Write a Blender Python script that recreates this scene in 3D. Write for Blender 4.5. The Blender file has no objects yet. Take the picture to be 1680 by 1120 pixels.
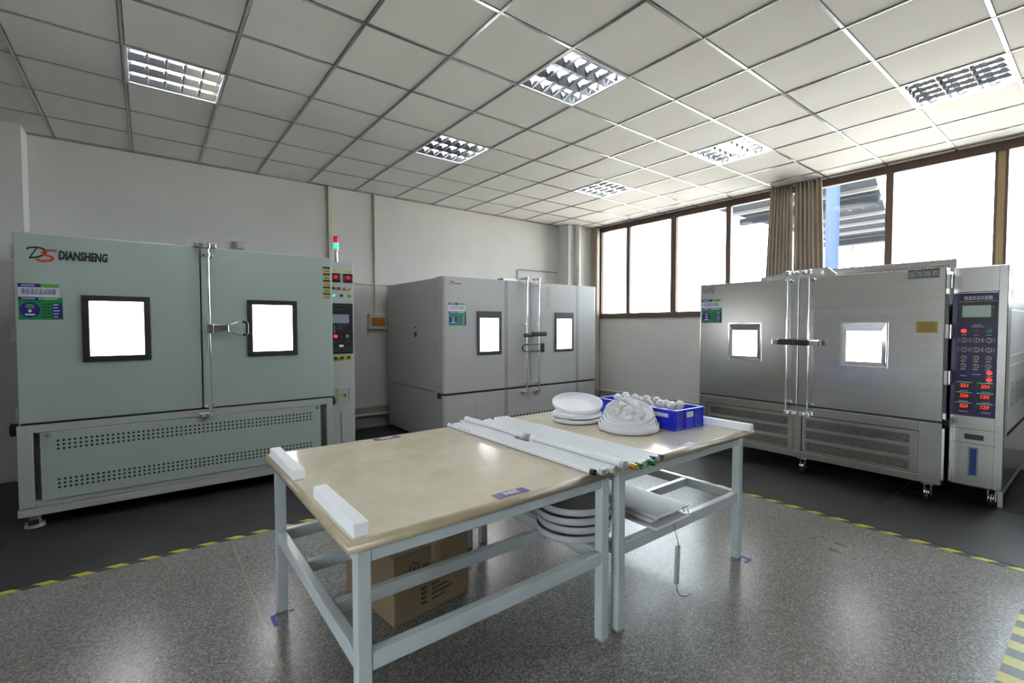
import bpy, bmesh, math, random
from mathutils import Vector as V, Matrix
random.seed(7)
SC = bpy.context.scene
COL = SC.collection

# ------------------------------------------------------------------ camera
CAM_H, CEIL, TILE = 1.45, 3.32, 0.6
yaw, pit, rol = 0.6596, -0.0335, -0.0011
fw = V((math.sin(yaw)*math.cos(pit), math.cos(yaw)*math.cos(pit), math.sin(pit)))
rt = V((math.cos(yaw), -math.sin(yaw), 0)); up = rt.cross(fw)
r2 = rt*math.cos(rol)+up*math.sin(rol); u2 = up*math.cos(rol)-rt*math.sin(rol)
cd = bpy.data.cameras.new('camera'); cam = bpy.data.objects.new('camera', cd); COL.objects.link(cam)
cd.sensor_width = 36; cd.lens = 772.3*36/1680; cd.clip_start = 0.02; cd.clip_end = 300
cam.matrix_world = Matrix(((r2.x, u2.x, -fw.x, 0), (r2.y, u2.y, -fw.y, 0), (r2.z, u2.z, -fw.z, CAM_H), (0, 0, 0, 1)))
SC.camera = cam
# ------------------------------------------------------------------ light and exposure
SC.view_settings.view_transform = 'Standard'; SC.view_settings.look = 'None'
SC.view_settings.gamma = 1; SC.view_settings.use_curve_mapping = False
SC.view_settings.exposure = 0.54
SKY, SUN, TUBE, CHAMBER_LAMP = 11.0, 30.0, 55.0, 8.0
w = bpy.data.worlds.new('sky'); SC.world = w; w.use_nodes = True
wn = w.node_tree.nodes; wn['Background'].inputs[0].default_value = (0.86, 0.945, 1.0, 1); wn['Background'].inputs[1].default_value = SKY
sd = bpy.data.lights.new('sun', 'SUN'); sd.energy = SUN; sd.angle = 0.02; sd.color = (1, .95, .88)
so = bpy.data.objects.new('sun', sd); COL.objects.link(so); so.location = (-10, 0, 20)
so.rotation_euler = V((0.62, 0.12, -1)).to_track_quat('-Z', 'Y').to_euler()

# ------------------------------------------------------------------ materials
def mat(name, col, rough=.5, metal=0, emis=None, es=0, spec=None, coat=0):
    m = bpy.data.materials.new(name); m.use_nodes = True
    b = m.node_tree.nodes['Principled BSDF']
    b.inputs['Base Color'].default_value = (*col, 1); b.inputs['Roughness'].default_value = rough; b.inputs['Metallic'].default_value = metal
    if spec is not None: b.inputs['Specular IOR Level'].default_value = spec
    if coat: b.inputs['Coat Weight'].default_value = coat; b.inputs['Coat Roughness'].default_value = .12
    if emis: b.inputs['Emission Color'].default_value = (*emis, 1); b.inputs['Emission Strength'].default_value = es
    return m
def nt(m): return m.node_tree.nodes, m.node_tree.links, m.node_tree.nodes['Principled BSDF']
def coords(m, scale=(1, 1, 1), kind='Object'):
    n, l, b = nt(m); t = n.new('ShaderNodeTexCoord'); mp = n.new('ShaderNodeMapping'); mp.inputs['Scale'].default_value = scale
    l.new(t.outputs[kind], mp.inputs[0]); return mp.outputs[0]
def noise(m, scale, detail=3, sc=(1, 1, 1), rough=.5):
    n, l, b = nt(m); x = n.new('ShaderNodeTexNoise'); x.inputs['Scale'].default_value = scale; x.inputs['Detail'].default_value = detail; x.inputs['Roughness'].default_value = rough
    l.new(coords(m, sc), x.inputs['Vector']); return x.outputs['Fac']
def ramp(m, fac, stops):
    n, l, b = nt(m); r = n.new('ShaderNodeValToRGB'); e = r.color_ramp.elements
    while len(e) < len(stops): e.new(.5)
    for k, (p, c) in zip(e, stops): k.position = p; k.color = (*c, 1)
    l.new(fac, r.inputs[0]); return r.outputs[0]
def vary(m, scale, a, b_, detail=3, sc=(1, 1, 1), lo=.35, hi=.65):
    o = ramp(m, noise(m, scale, detail, sc), [(lo, a), (hi, b_)]); n, l, b = nt(m); l.new(o, b.inputs['Base Color']); return o
def bump(m, fac, strength=.1, dist=.002):
    n, l, b = nt(m); x = n.new('ShaderNodeBump'); x.inputs['Strength'].default_value = strength; x.inputs['Distance'].default_value = dist
    l.new(fac, x.inputs['Height']); l.new(x.outputs[0], b.inputs['Normal'])

M = {}
M['wall'] = mat('wall_paint', (.72, .71, .69), .85); vary(M['wall'], 1.3, (.605, .59, .575), (.645, .63, .612))
M['darkwall'] = mat('dimmed_front_wall', (.22, .21, .20), .7)  # unseen wall behind the camera, darkened to cut its bounce light
M['tile'] = mat('ceiling_tile', (.70, .685, .655), .8); vary(M['tile'], 2.2, (.685, .665, .63), (.72, .705, .68), 4, (1, .25, 1))
M['tee'] = mat('ceiling_tee_aluminium', (.50, .50, .48), .25, .95)
M['baseboard'] = mat('baseboard_paint', (.30, .29, .27), .6)
M['pipe'] = mat('pipe_paint', (.58, .56, .52), .5)
M['trunk'] = mat('trunking_plastic', (.62, .57, .46), .5)
M['frame'] = mat('bronze_window_frame', (.115, .075, .06), .42, .35)
M['ochre'] = mat('mullion_cover', (.33, .24, .12), .5)
M['white'] = mat('white_table_paint', (.54, .585, .605), .30); vary(M['white'], 6, (.49, .535, .555), (.54, .585, .605))
# terrazzo
m = M['floor'] = mat('terrazzo', (.3, .3, .29), .3); n, l, b = nt(m)
vo = n.new('ShaderNodeTexVoronoi'); vo.inputs['Scale'].default_value = 150; l.new(coords(m), vo.inputs['Vector'])
sp = n.new('ShaderNodeSeparateColor'); l.new(vo.outputs['Color'], sp.inputs[0])
chip = ramp(m, sp.outputs[0], [(0, (.075, .075, .073)), (.3, (.14, .138, .133)), (.6, (.20, .197, .188)), (1, (.37, .365, .35))])
big = ramp(m, noise(m, 1.1, 5), [(.35, (.78, .76, .73)), (.65, (1.06, 1.06, 1.06))])
mx = n.new('ShaderNodeMix'); mx.data_type = 'RGBA'; mx.blend_type = 'MULTIPLY'; mx.inputs[0].default_value = 1
l.new(chip, mx.inputs[6]); l.new(big, mx.inputs[7])
# ochre joint stain running along the room
sx = n.new('ShaderNodeSeparateXYZ'); l.new(coords(m), sx.inputs[0])
wob = n.new('ShaderNodeMath'); wob.operation = 'MULTIPLY_ADD'; wob.inputs[1].default_value = .035; l.new(noise(m, 5, 4), wob.inputs[0]); l.new(sx.outputs[0], wob.inputs[2])
cmpn = n.new('ShaderNodeMath'); cmpn.operation = 'COMPARE'; cmpn.inputs[1].default_value = -1.6025; cmpn.inputs[2].default_value = .0035; l.new(wob.outputs[0], cmpn.inputs[0])
mj = n.new('ShaderNodeMix'); mj.data_type = 'RGBA'; mj.inputs[7].default_value = (.33, .25, .14, 1); l.new(cmpn.outputs[0], mj.inputs[0]); l.new(mx.outputs[2], mj.inputs[6])
st = ramp(m, noise(m, .9, 6, (1, 1, 1), .65), [(.60, (0, 0, 0)), (.85, (.22, .22, .22))]); stv = n.new('ShaderNodeMix'); stv.data_type = 'RGBA'; stv.inputs[7].default_value = (.235, .195, .15, 1)
l.new(st, stv.inputs[0]); l.new(mj.outputs[2], stv.inputs[6]); l.new(stv.outputs[2], b.inputs['Base Color'])
rr = ramp(m, noise(m, 3, 4), [(.2, (.27, .27, .27)), (.8, (.31, .31, .31))]); l.new(rr, b.inputs['Roughness'])
bump(m, noise(m, 14, 3), .06, .003)
m = M['mat'] = mat('black_rubber', (.018, .018, .019), .5); vary(m, 3, (.014, .014, .015), (.026, .026, .027), 5); bump(m, noise(m, 40, 2), .05, .001)
# hazard tape: diagonal stripes from world position
def stripes(name, ax, ay, period, c1, c2, shift=0):
    m = mat(name, c1, .4); n, l, b = nt(m); s = n.new('ShaderNodeSeparateXYZ'); l.new(coords(m), s.inputs[0])
    a = n.new('ShaderNodeMath'); a.operation = 'MULTIPLY'; a.inputs[1].default_value = ax; l.new(s.outputs[0], a.inputs[0])
    c = n.new('ShaderNodeMath'); c.operation = 'MULTIPLY_ADD'; c.inputs[1].default_value = ay; l.new(s.outputs[1], c.inputs[0]); l.new(a.outputs[0], c.inputs[2])
    d = n.new('ShaderNodeMath'); d.operation = 'MULTIPLY_ADD'; d.inputs[1].default_value = 1/period; d.inputs[2].default_value = 50+shift; l.new(c.outputs[0], d.inputs[0])
    f = n.new('ShaderNodeMath'); f.operation = 'FRACT'; l.new(d.outputs[0], f.inputs[0])
    g = n.new('ShaderNodeMath'); g.operation = 'GREATER_THAN'; g.inputs[1].default_value = .5; l.new(f.outputs[0], g.inputs[0])
    k = n.new('ShaderNodeMix'); k.data_type = 'RGBA'; k.inputs[6].default_value = (*c1, 1); k.inputs[7].default_value = (*c2, 1); l.new(g.outputs[0], k.inputs[0]); l.new(k.outputs[2], b.inputs['Base Color']); return m
YEL, BLK = (.50, .47, .06), (.022, .022, .022)
M['tape_x'] = stripes('hazard_tape', 1, 1.0, .155, YEL, BLK)
M['tape_y'] = stripes('hazard_tape_long', 1.0, 1, .155, YEL, BLK)
M['tape_mat'] = stripes('hazard_tape_mat', 1, 0, .16, YEL, (.05, .06, .08))  # black stripes tinted blue-grey to paint in the sky's reflection
# chambers
m = M['green'] = mat('green_grey_enamel', (.40, .47, .445), .36); vary(m, 1.5, (.375, .445, .42), (.395, .465, .44)); bump(m, noise(m, 5, 2), .03, .004)
M['base'] = mat('warm_grey_enamel', (.42, .445, .43), .42)
m = M['grey'] = mat('grey_enamel', (.44, .44, .44), .38); vary(m, 1.5, (.375, .37, .365), (.40, .395, .39)); bump(m, noise(m, 5, 2), .03, .004)
m = M['steel'] = mat('brushed_stainless', (.56, .55, .53), .24, 1); n, l, b = nt(m)
l.new(ramp(m, noise(m, 4, 3, (.3, .3, 5)), [(.3, (.53, .52, .50)), (.7, (.58, .57, .55))]), b.inputs['Base Color'])
l.new(ramp(m, noise(m, 6, 4, (.3, .3, 30)), [(.3, (.24, .24, .24)), (.7, (.25, .25, .25))]), b.inputs['Roughness'])
n_ = n.new('ShaderNodeTexNoise'); n_.inputs['Scale'].default_value = 1.6; n_.inputs['Detail'].default_value = 0; l.new(coords(m), n_.inputs['Vector']); bump(m, n_.outputs['Fac'], .10, .02)
M['chrome'] = mat('polished_steel', (.80, .80, .80), .10, 1)
M['satin'] = mat('satin_steel', (.62, .62, .60), .28, 1)
M['black'] = mat('black_plastic', (.014, .014, .016), .35)
M['dark'] = mat('dark_frame', (.030, .026, .032), .4)
M['hole'] = mat('vent_void', (.012, .014, .013), .8)
M['gasket'] = mat('rubber_gasket', (.012, .012, .012), .6)
M['lit'] = mat('lit_viewing_glass', (.9, .9, .9), .1, 0, (1, 1, 1), CHAMBER_LAMP)
M['navy'] = mat('navy_panel', (.020, .014, .085), .3)
M['lcd'] = mat('lcd_grey', (.26, .33, .31), .25, 0, (.45, .55, .5), .10)
M['lcd2'] = mat('lcd_blue_grey', (.17, .18, .22), .25, 0, (.4, .42, .5), .08)
M['redled'] = mat('red_led', (.5, .01, .01), .3, 0, (1, .02, .015), 1.1)
M['redlamp'] = mat('red_indicator', (.6, .03, .03), .3, 0, (1, .07, .06), .55)
M['redoff'] = mat('red_button', (.30, .012, .012), .3)
M['darkred'] = mat('dark_red_plastic', (.10, .02, .018), .4)
M['redlens'] = mat('red_lens', (.45, .012, .012), .2, 0, (1, .03, .02), .25)
M['greenlens'] = mat('green_lens', (.05, .5, .32), .2, 0, (.10, 1, .62), .6)
M['greenlamp'] = mat('green_indicator', (.03, .35, .2), .3, 0, (.1, 1, .5), .5)
M['greenoff'] = mat('green_button', (.03, .17, .12), .3)
M['orange'] = mat('orange_cap', (.42, .16, .04), .4)
M['ink'] = mat('black_ink', (.012, .012, .014), .5)
M['redink'] = mat('red_ink', (.50, .03, .02), .5)
M['blueink'] = mat('blue_ink', (.02, .015, .22), .4)
M['whiteink'] = mat('white_ink', (.8, .8, .82), .5)
M['greenink'] = mat('green_card', (.01, .24, .06), .4)
M['limeink'] = mat('lime_card', (.10, .36, .06), .4)
M['greyink'] = mat('grey_ink', (.18, .2, .19), .5)
M['paper'] = mat('white_card', (.66, .66, .72), .45)
M['yellow'] = mat('yellow_label', (.45, .38, .13), .5)
M['yellow2'] = mat('yellow_green_label', (.42, .42, .10), .5)
M['gold'] = mat('gold_plate', (.36, .25, .035), .4)
M['blueglass'] = mat('blue_level_tube', (.03, .06, .22), .15)
M['bluegrey'] = mat('blue_grey_label', (.22, .25, .31), .45)
# table things
m = M['marble'] = mat('beige_marble_laminate', (.55, .47, .34), .16, coat=.3); n, l, b = nt(m)
l.new(ramp(m, noise(m, 3.2, 7, (1, 1, 1), .62), [(.30, (.60, .52, .37)), (.46, (.66, .59, .44)), (.60, (.70, .65, .51)), (.74, (.65, .555, .42))]), b.inputs['Base Color'])
M['edge'] = mat('table_edge', (.40, .33, .215), .3); vary(M['edge'], 7, (.36, .295, .19), (.45, .375, .25), 4)
M['foam'] = mat('white_foam', (.90, .92, .95), .8); bump(M['foam'], noise(M['foam'], 90, 2), .2, .002)
M['opal'] = mat('opal_plastic', (.82, .83, .87), .3)
M['opal2'] = mat('shaded_opal_plastic', (.46, .46, .475), .35)  # opal with the under-table shade put into its colour; small parts share it
M['tube'] = mat('frosted_tube', (.80, .83, .88), .25)
M['alu'] = mat('aluminium', (.66, .66, .66), .3, .9)
M['goldcap'] = mat('gold_anodised', (.65, .40, .06), .25, .85)
M['greencap'] = mat('green_anodised', (.01, .20, .07), .25, .6)
M['bulb'] = mat('bulb_glass', (.70, .70, .69), .12)
M['screw'] = mat('bulb_base', (.62, .62, .60), .3, .8)
m = M['crate'] = mat('blue_plastic', (.010, .022, .58), .32); vary(m, 4, (.009, .018, .52), (.013, .030, .66))
M['handle'] = mat('grey_label_plastic', (.58, .60, .66), .4)
M['purple'] = mat('purple_sign', (.085, .06, .26), .3)
m = M['card'] = mat('cardboard', (.30, .20, .115), .8); vary(m, 3, (.21, .145, .083), (.255, .178, .103), 4)
M['packtape'] = mat('packing_tape', (.33, .24, .15), .25)
m = M['curtain'] = mat('curtain_cloth', (.34, .285, .22), .9); vary(m, 8, (.46, .40, .32), (.51, .44, .36))
M['orangewin'] = mat('orange_window', (.35, .13, .025), .25)
M['boxplastic'] = mat('grey_box_plastic', (.48, .46, .40), .5)
M['cable'] = mat('grey_cable', (.10, .09, .09), .5)
M['bluetape'] = mat('blue_floor_tape', (.05, .04, .30), .5)
M['reflector'] = mat('mirror_louver', (.80, .82, .88), .16, 1)
M['lit_tube'] = mat('lit_fluorescent_tube', (1, 1, 1), .4, 0, (.95, .97, 1), TUBE)
M['housing'] = mat('white_housing', (.75, .76, .78), .4)
M['concrete'] = mat('ground_concrete', (.56, .51, .45), .9)
M['roofsteel'] = mat('roof_sheet', (.024, .027, .034), .8, spec=0)
M['beam'] = mat('white_beam', (.16, .16, .165), .8, spec=0)
M['bluepost'] = mat('blue_post', (.035, .05, .12), .7, spec=0)
g = bpy.data.materials.new('window_glass'); g.use_nodes = True; M['glass'] = g
n, l = g.node_tree.nodes, g.node_tree.links; n.remove(n['Principled BSDF'])
tr = n.new('ShaderNodeBsdfTransparent'); tr.inputs[0].default_value = (.96, .98, .98, 1); gl = n.new('ShaderNodeBsdfGlossy'); gl.inputs['Roughness'].default_value = .02
fr = n.new('ShaderNodeFresnel'); fr.inputs[0].default_value = 1.35; mi = n.new('ShaderNodeMixShader')
l.new(fr.outputs[0], mi.inputs[0]); l.new(tr.outputs[0], mi.inputs[1]); l.new(gl.outputs[0], mi.inputs[2]); l.new(mi.outputs[0], n['Material Output'].inputs[0])

# ------------------------------------------------------------------ mesh builder (world coordinates)
class MB:
    def __init__(s): s.v = []; s.f = []; s.m = []; s.s = []; s.mats = []
    def mi(s, m):
        if m not in s.mats: s.mats.append(m)
        return s.mats.index(m)
    def add(s, vs, fs, m, smooth=False):
        o = len(s.v); k = s.mi(m); s.v += [V(p) for p in vs]
        for f in fs: s.f.append([i+o for i in f]); s.m.append(k); s.s.append(smooth)
        return s
    def bm(s, b, m, mtx=None, smooth=False):
        b.verts.index_update(); vs = [(mtx @ v.co) if mtx else v.co.copy() for v in b.verts]
        s.add(vs, [[v.index for v in f.verts] for f in b.faces], m, smooth); b.free(); return s
    def obox(s, o, u, v, n, a0, a1, b0, b1, c0, c1, m, bev=0, seg=1):
        b = bmesh.new(); bmesh.ops.create_cube(b, size=1)
        A, B, Cc = a1-a0, b1-b0, c1-c0
        for q in b.verts: q.co = V((a0+(q.co.x+.5)*A, b0+(q.co.y+.5)*B, c0+(q.co.z+.5)*Cc))
        if bev: bmesh.ops.bevel(b, geom=b.edges[:], offset=min(bev, .45*min(abs(A), abs(B), abs(Cc))), segments=seg, affect='EDGES', profile=.5)
        o, u, v, n = V(o), V(u), V(v), V(n)
        if u.cross(v).dot(n) < 0: bmesh.ops.reverse_faces(b, faces=b.faces[:])
        for q in b.verts: q.co = o+u*q.co.x+v*q.co.y+n*q.co.z
        return s.bm(b, m, smooth=False)
    def box(s, x0, x1, y0, y1, z0, z1, m, bev=0, seg=1): return s.obox((0, 0, 0), (1, 0, 0), (0, 1, 0), (0, 0, 1), x0, x1, y0, y1, z0, z1, m, bev, seg)
    def lathe(s, prof, o, ax, m, seg=24, smooth=True, arc=None):
        o, ax = V(o), V(ax).normalized(); a = ax.orthogonal().normalized(); b = ax.cross(a); vs, fs = [], []
        for r, z in prof:
            for k in range(seg): t = 2*math.pi*k/seg; vs.append(o+ax*z+(a*math.cos(t)+b*math.sin(t))*r)
        for i in range(len(prof)-1):
            for k in range(seg): j = (k+1) % seg; fs.append([i*seg+k, i*seg+j, (i+1)*seg+j, (i+1)*seg+k])
        return s.add(vs, fs, m, smooth)
    def cyl(s, p0, p1, r, m, seg=16, r1=None, smooth=True):
        p0, p1 = V(p0), V(p1); L = (p1-p0).length; r1 = r if r1 is None else r1
        s.lathe([(r, 0), (r1, L)], p0, p1-p0, m, seg, smooth)
        return s.lathe([(1e-5, 0), (r, 0)], p0, p1-p0, m, seg, False).lathe([(r1, L), (1e-5, L)], p0, p1-p0, m, seg, False)
    def tube(s, pts, r, m, seg=8):
        pts = [V(p) for p in pts]; vs, fs = [], []; a = None
        for i, p in enumerate(pts):
            t = ((pts[i+1] if i+1 < len(pts) else p)-(pts[i-1] if i else p)).normalized()
            a = t.orthogonal().normalized() if a is None else (a-t*a.dot(t)).normalized(); b = t.cross(a)
            for k in range(seg): q = 2*math.pi*k/seg; vs.append(p+(a*math.cos(q)+b*math.sin(q))*r)
        for i in range(len(pts)-1):
            for k in range(seg): j = (k+1) % seg; fs.append([i*seg+k, i*seg+j, (i+1)*seg+j, (i+1)*seg+k])
        fs += [list(range(seg))[::-1], [(len(pts)-1)*seg+k for k in range(seg)]]
        return s.add(vs, fs, m, True)
    def poly(s, o, u, v, n, pts, c0, c1, m):
        o, u, v, n = V(o), V(u), V(v), V(n); k = len(pts)
        vs = [o+u*a+v*b+n*c1 for a, b in pts]+[o+u*a+v*b+n*c0 for a, b in pts]
        return s.add(vs, [list(range(k)), list(range(k, 2*k))[::-1]]+[[i, i+k, (i+1) % k+k, (i+1) % k] for i in range(k)], m)
    def text(s, txt, size, o, u, v, m, align='CENTER', bold=0, shear=0, width=None, thick=.0008):
        c = bpy.data.curves.new('t', 'FONT'); c.body = txt; c.size = size; c.align_x = align; c.align_y = 'CENTER'; c.offset = bold; c.shear = shear; c.resolution_u = 2
        ob = bpy.data.objects.new('t', c); me = bpy.data.meshes.new_from_object(ob)
        vs = [q.co.copy() for q in me.vertices]; fs = [list(p.vertices) for p in me.polygons]
        if vs and width:
            x0, x1 = min(q.x for q in vs), max(q.x for q in vs); k = width/max(1e-6, x1-x0)
            for q in vs: q.x = (q.x-(x0+x1)/2)*k if align == 'CENTER' else (q.x-x0)*k
        o, u, v = V(o), V(u), V(v); nn = u.cross(v)
        s.add([o+u*q.x+v*q.y+nn*thick for q in vs], fs, m); bpy.data.objects.remove(ob); bpy.data.curves.remove(c); bpy.data.meshes.remove(me); return s
    def build(s, name, parent=None, mtx=None):
        me = bpy.data.meshes.new(name); r = parent
        while r is not None and r.parent is not None: r = r.parent
        off = r.location if r is not None else V((0, 0, 0))
        if r is None and s.v:
            xs, ys, zs = zip(*[(q.x, q.y, q.z) for q in s.v]); off = V(((min(xs)+max(xs))/2, (min(ys)+max(ys))/2, min(zs)))
        me.from_pydata([tuple(q-off) for q in s.v], [], s.f)
        for mm in s.mats: me.materials.append(mm)
        for p, k, sm in zip(me.polygons, s.m, s.s): p.material_index = k; p.use_smooth = sm
        me.update(); o = bpy.data.objects.new(name, me); COL.objects.link(o)
        if parent is not None: o.parent = parent
        else: o.location = off
        return o

class Face:      # a flat front: a to the viewer's right, b up, c out of the surface
    def __init__(s, o, u, n): s.o, s.u, s.v, s.n = V(o), V(u), V((0, 0, 1)), V(n)
    def p(s, a, b, c=0): return s.o+s.u*a+s.v*b+s.n*c
    def box(s, mb, a0, a1, b0, b1, c0, c1, m, bev=0, seg=1): return mb.obox(s.o, s.u, s.v, s.n, a0, a1, b0, b1, c0, c1, m, bev, seg)
    def poly(s, mb, pts, c0, c1, m): return mb.poly(s.o, s.u, s.v, s.n, pts, c0, c1, m)
    def text(s, mb, t, size, a, b, m, c=.001, **k): return mb.text(t, size, s.p(a, b, c), s.u, s.v, m, **k)
    def ring(s, mb, a0, a1, b0, b1, t, c0, c1, m, bev=0):
        s.box(mb, a0, a1, b1-t, b1, c0, c1, m, bev); s.box(mb, a0, a1, b0, b0+t, c0, c1, m, bev)
        s.box(mb, a0, a0+t, b0+t, b1-t, c0, c1, m, bev); s.box(mb, a1-t, a1, b0+t, b1-t, c0, c1, m, bev); return mb
    def disc(s, mb, a, b, r, c0, c1, m, seg=16): return mb.cyl(s.p(a, b, c0), s.p(a, b, c1), r, m, seg)
    def stroke(s, mb, pts, wd, m, c=.001):
        for i, ((a0, b0), (a1, b1)) in enumerate(zip(pts, pts[1:])):
            d = V((a1-a0, b1-b0)); L = d.length
            if L < 1e-6: continue
            q = V((-d.y, d.x))/L*wd/2; e = d/L*wd*.25
            s.poly(mb, [(a0-e.x-q.x, b0-e.y-q.y), (a1+e.x-q.x, b1+e.y-q.y), (a1+e.x+q.x, b1+e.y+q.y), (a0-e.x+q.x, b0-e.y+q.y)], c-.0006, c+.00001*i, m)
        return mb

def tag(o, label=None, cat=None, group=None, kind=None):
    for k, x in (('label', label), ('category', cat), ('group', group), ('kind', kind)):
        if x: o[k] = x
    return o
def thing(name, loc, label, cat, group=None):
    o = bpy.data.objects.new(name, None); o.location = loc; o.empty_display_size = .1; COL.objects.link(o); return tag(o, label, cat, group)
def struct(mb, name, parent=None): return tag(mb.build(name, parent), kind='structure')
def copy_tree(o, parent=None):
    c = o.copy(); COL.objects.link(c)
    if parent is not None: c.parent = parent
    for ch in list(o.children): copy_tree(ch, c)
    return c

# ------------------------------------------------------------------ room shell
XL, XR, YB, YF = -2.9, 6.93, 6.57, -5.2
struct(MB().box(XL-.2, XR+.25, YF-.2, YB+.2, -.2, 0, M['floor']), 'floor')
struct(MB().box(XL-.2, XR+.25, YB, YB+.2, 0, CEIL+.5, M['wall']), 'wall_back')
struct(MB().box(XL-.2, XR+.25, YF-.2, YF, 0, CEIL+.5, M['darkwall']), 'wall_front')
SILL0, SILL1, HEAD = 1.585, 1.655, 3.225
mb = MB().box(XR, XR+.25, YF, YB, 0, SILL0, M['wall']).box(XR, XR+.25, YF, YB, CEIL-.005, CEIL+.5, M['wall']).box(XR, XR+.25, 6.17, YB, SILL0, CEIL, M['wall'])
mb.box(XR, XR+.25, YF, -1.09, SILL0, CEIL, M['wall']); struct(mb, 'wall_right')
mb = MB()
for y0, y1, z0, z1 in ((YF, -1.3, 0, CEIL+.5), (.3, YB, 0, CEIL+.5), (-1.3, .3, 0, .3), (-1.3, .3, 2.55, CEIL+.5)): mb.box(XL-.2, XL, y0, y1, z0, z1, M['wall'])
struct(mb, 'wall_left')
struct(MB().box(XL-.2, -.885, 6.285, YB, 0, CEIL, M['wall']), 'trim_1')
struct(MB().box(6.20, XR, 6.29, YB, 0, CEIL, M['wall']), 'trim_2')
# ceiling: separate tiles hung in a bright metal grid, fixtures take whole cells; roof slab above
def gx(i): return (i-1.147)*TILE
def gy(j): return (j+6.859)*TILE
FIX = [(1, 0), (5, 0), (9, 0), (5, -3), (9, -3), (9, -6), (1, -3)]
mb = MB(); t = .014
for i in range(-4, 13):
    for j in range(-15, 5):
        if (i, j) in FIX: continue
        x0, x1, y0, y1 = max(gx(i)+t, XL), min(gx(i+1)-t, XR), max(gy(j)+t, YF), min(gy(j+1)-t, YB)
        if x1-x0 < .02 or y1-y0 < .02: continue
        mb.box(x0, x1, y0, y1, CEIL+.004, CEIL+.018, M['tile'])
for i in range(-4, 14):
    if XL < gx(i) < XR: mb.box(gx(i)-.0095, gx(i)+.0095, YF, YB, CEIL-.001, CEIL+.003, M['tee']).box(gx(i)-.004, gx(i)+.004, YF, YB, CEIL-.004, CEIL-.001, M['tee'])
for j in range(-15, 5):
    if YF < gy(j) < YB: mb.box(XL, XR, gy(j)-.0105, gy(j)+.0105, CEIL-.0005, CEIL+.0035, M['tee'])
mb.box(XL, XR, YB-.02, YB, CEIL-.004, CEIL+.003, M['tee']).box(XR-.02, XR, YF, YB, CEIL-.004, CEIL+.003, M['tee'])
mb.box(XL-.2, XR+.25, YF-.2, YB+.2, CEIL+.45, CEIL+.6, M['wall']); struct(mb, 'ceiling')
struct(MB().box(-.885, 6.2, YB-.012, YB, 0, .29, M['baseboard']).box(-.885, 6.2, YB-.02, YB, .285, .30, M['pipe']), 'baseboard_back')
struct(MB().box(XR-.012, XR, -3, 6.29, 0, .20, M['baseboard']).box(XR-.025, XR, -3, 6.29, .20, .225, M['wall']), 'baseboard_right')
# windows along the right wall
def window(k, y0, y1, thin):
    w_ = MB(); x0, x1 = XR-.015, XR+.06; F = M['frame']
    w_.box(x0-.02, x1, y0, y1, SILL0, SILL1, F, .004).box(x0, x1, y0, y1, HEAD, CEIL-.005, F, .004)
    w_.box(x0, x1, y0, y0+.05, SILL1, HEAD, F, .004).box(x0, x1, y1-.05, y1, SILL1, HEAD, F, .004)
    w_.box(x0+.01, x1, thin-.036, thin+.036, SILL1, HEAD, F, .004)
    w_.box(x0+.012, x1-.01, y0+.05, thin-.036, SILL1, SILL1+.025, F).box(x0+.012, x1-.01, thin+.036, y1-.05, SILL1, SILL1+.025, F)
    o = struct(w_, 'window_%d' % k)
    for a, b in ((y0+.05, thin-.036), (thin+.036, y1-.05)): MB().box(XR+.02, XR+.026, a, b, SILL1+.02, HEAD, M['glass']).build('pane', o)
window(1, 4.56, 6.17, 5.50); window(2, 2.67, 4.56, 3.635); window(3, .775, 2.67, 1.695); window(4, -1.09, .775, -.16)
tag(MB().box(XR-.024, XR-.014, .745, .80, SILL1, CEIL-.1, M['ochre'], .003).build('mullion_cover'), kind='structure').name = 'trim_3'
mb = MB()
for y0, y1 in ((-1.3, -.5), (-.5, .3)):
    mb.box(XL-.1, XL-.04, y0, y1, .30, .36, M['frame']).box(XL-.1, XL-.04, y0, y1, 2.49, 2.55, M['frame']).box(XL-.1, XL-.04, y0, y0+.06, .36, 2.49, M['frame']).box(XL-.1, XL-.04, y1-.06, y1, .36, 2.49, M['frame'])
o = struct(mb, 'window_5')
for y0, y1 in ((-1.24, -.56), (-.44, .24)): MB().box(XL-.075, XL-.069, y0, y1, .36, 2.49, M['glass']).build('pane', o)
# outdoors
struct(MB().box(-40, 70, -60, 60, -.5, -.25, M['concrete']), 'ground')
root = thing('canopy', (13.5, 4.2, -.25), 'white-beamed steel canopy outdoors, seen through the windows around the gathered curtain', 'canopy')
ry = lambda x: 2.60+.20*(x-9.6)      # the near edge of the roof runs askew
MB().poly((0, 0, 0), (1, 0, 0), (0, 1, 0), (0, 0, 1), [(9.4, ry(9.4)), (18.4, ry(18.4)), (18.4, 5.78), (9.4, 5.78)], 4.12, 4.16, M['roofsteel']).build('roof_sheet', root)
for k, x in enumerate((9.5, 10.15, 11.1, 12.1, 13.6, 14.7, 15.9, 17.2, 18.3)):
    MB().box(x-.03, x+.03, ry(x), 5.78, 4.05, 4.12, M['beam']).build('purlin', root)
for x in (11.6, 16.9): MB().box(x-.06, x+.06, ry(x), 5.78, 3.9, 4.05, M['roofsteel']).build('cross_beam', root)
for x, y in ((12.3, 5.2), (17.6, 5.2)): MB().cyl((x, y, -.25), (x, y, 4.0), .07, M['beam'], 12).build('post', root)
tag(MB().box(9.0, 9.16, 2.90, 3.06, -.25, 4.6, M['bluepost'], .01).build('steel_post'), 'pale blue square post outdoors beside the edge of the gathered curtain', 'post')

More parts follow.
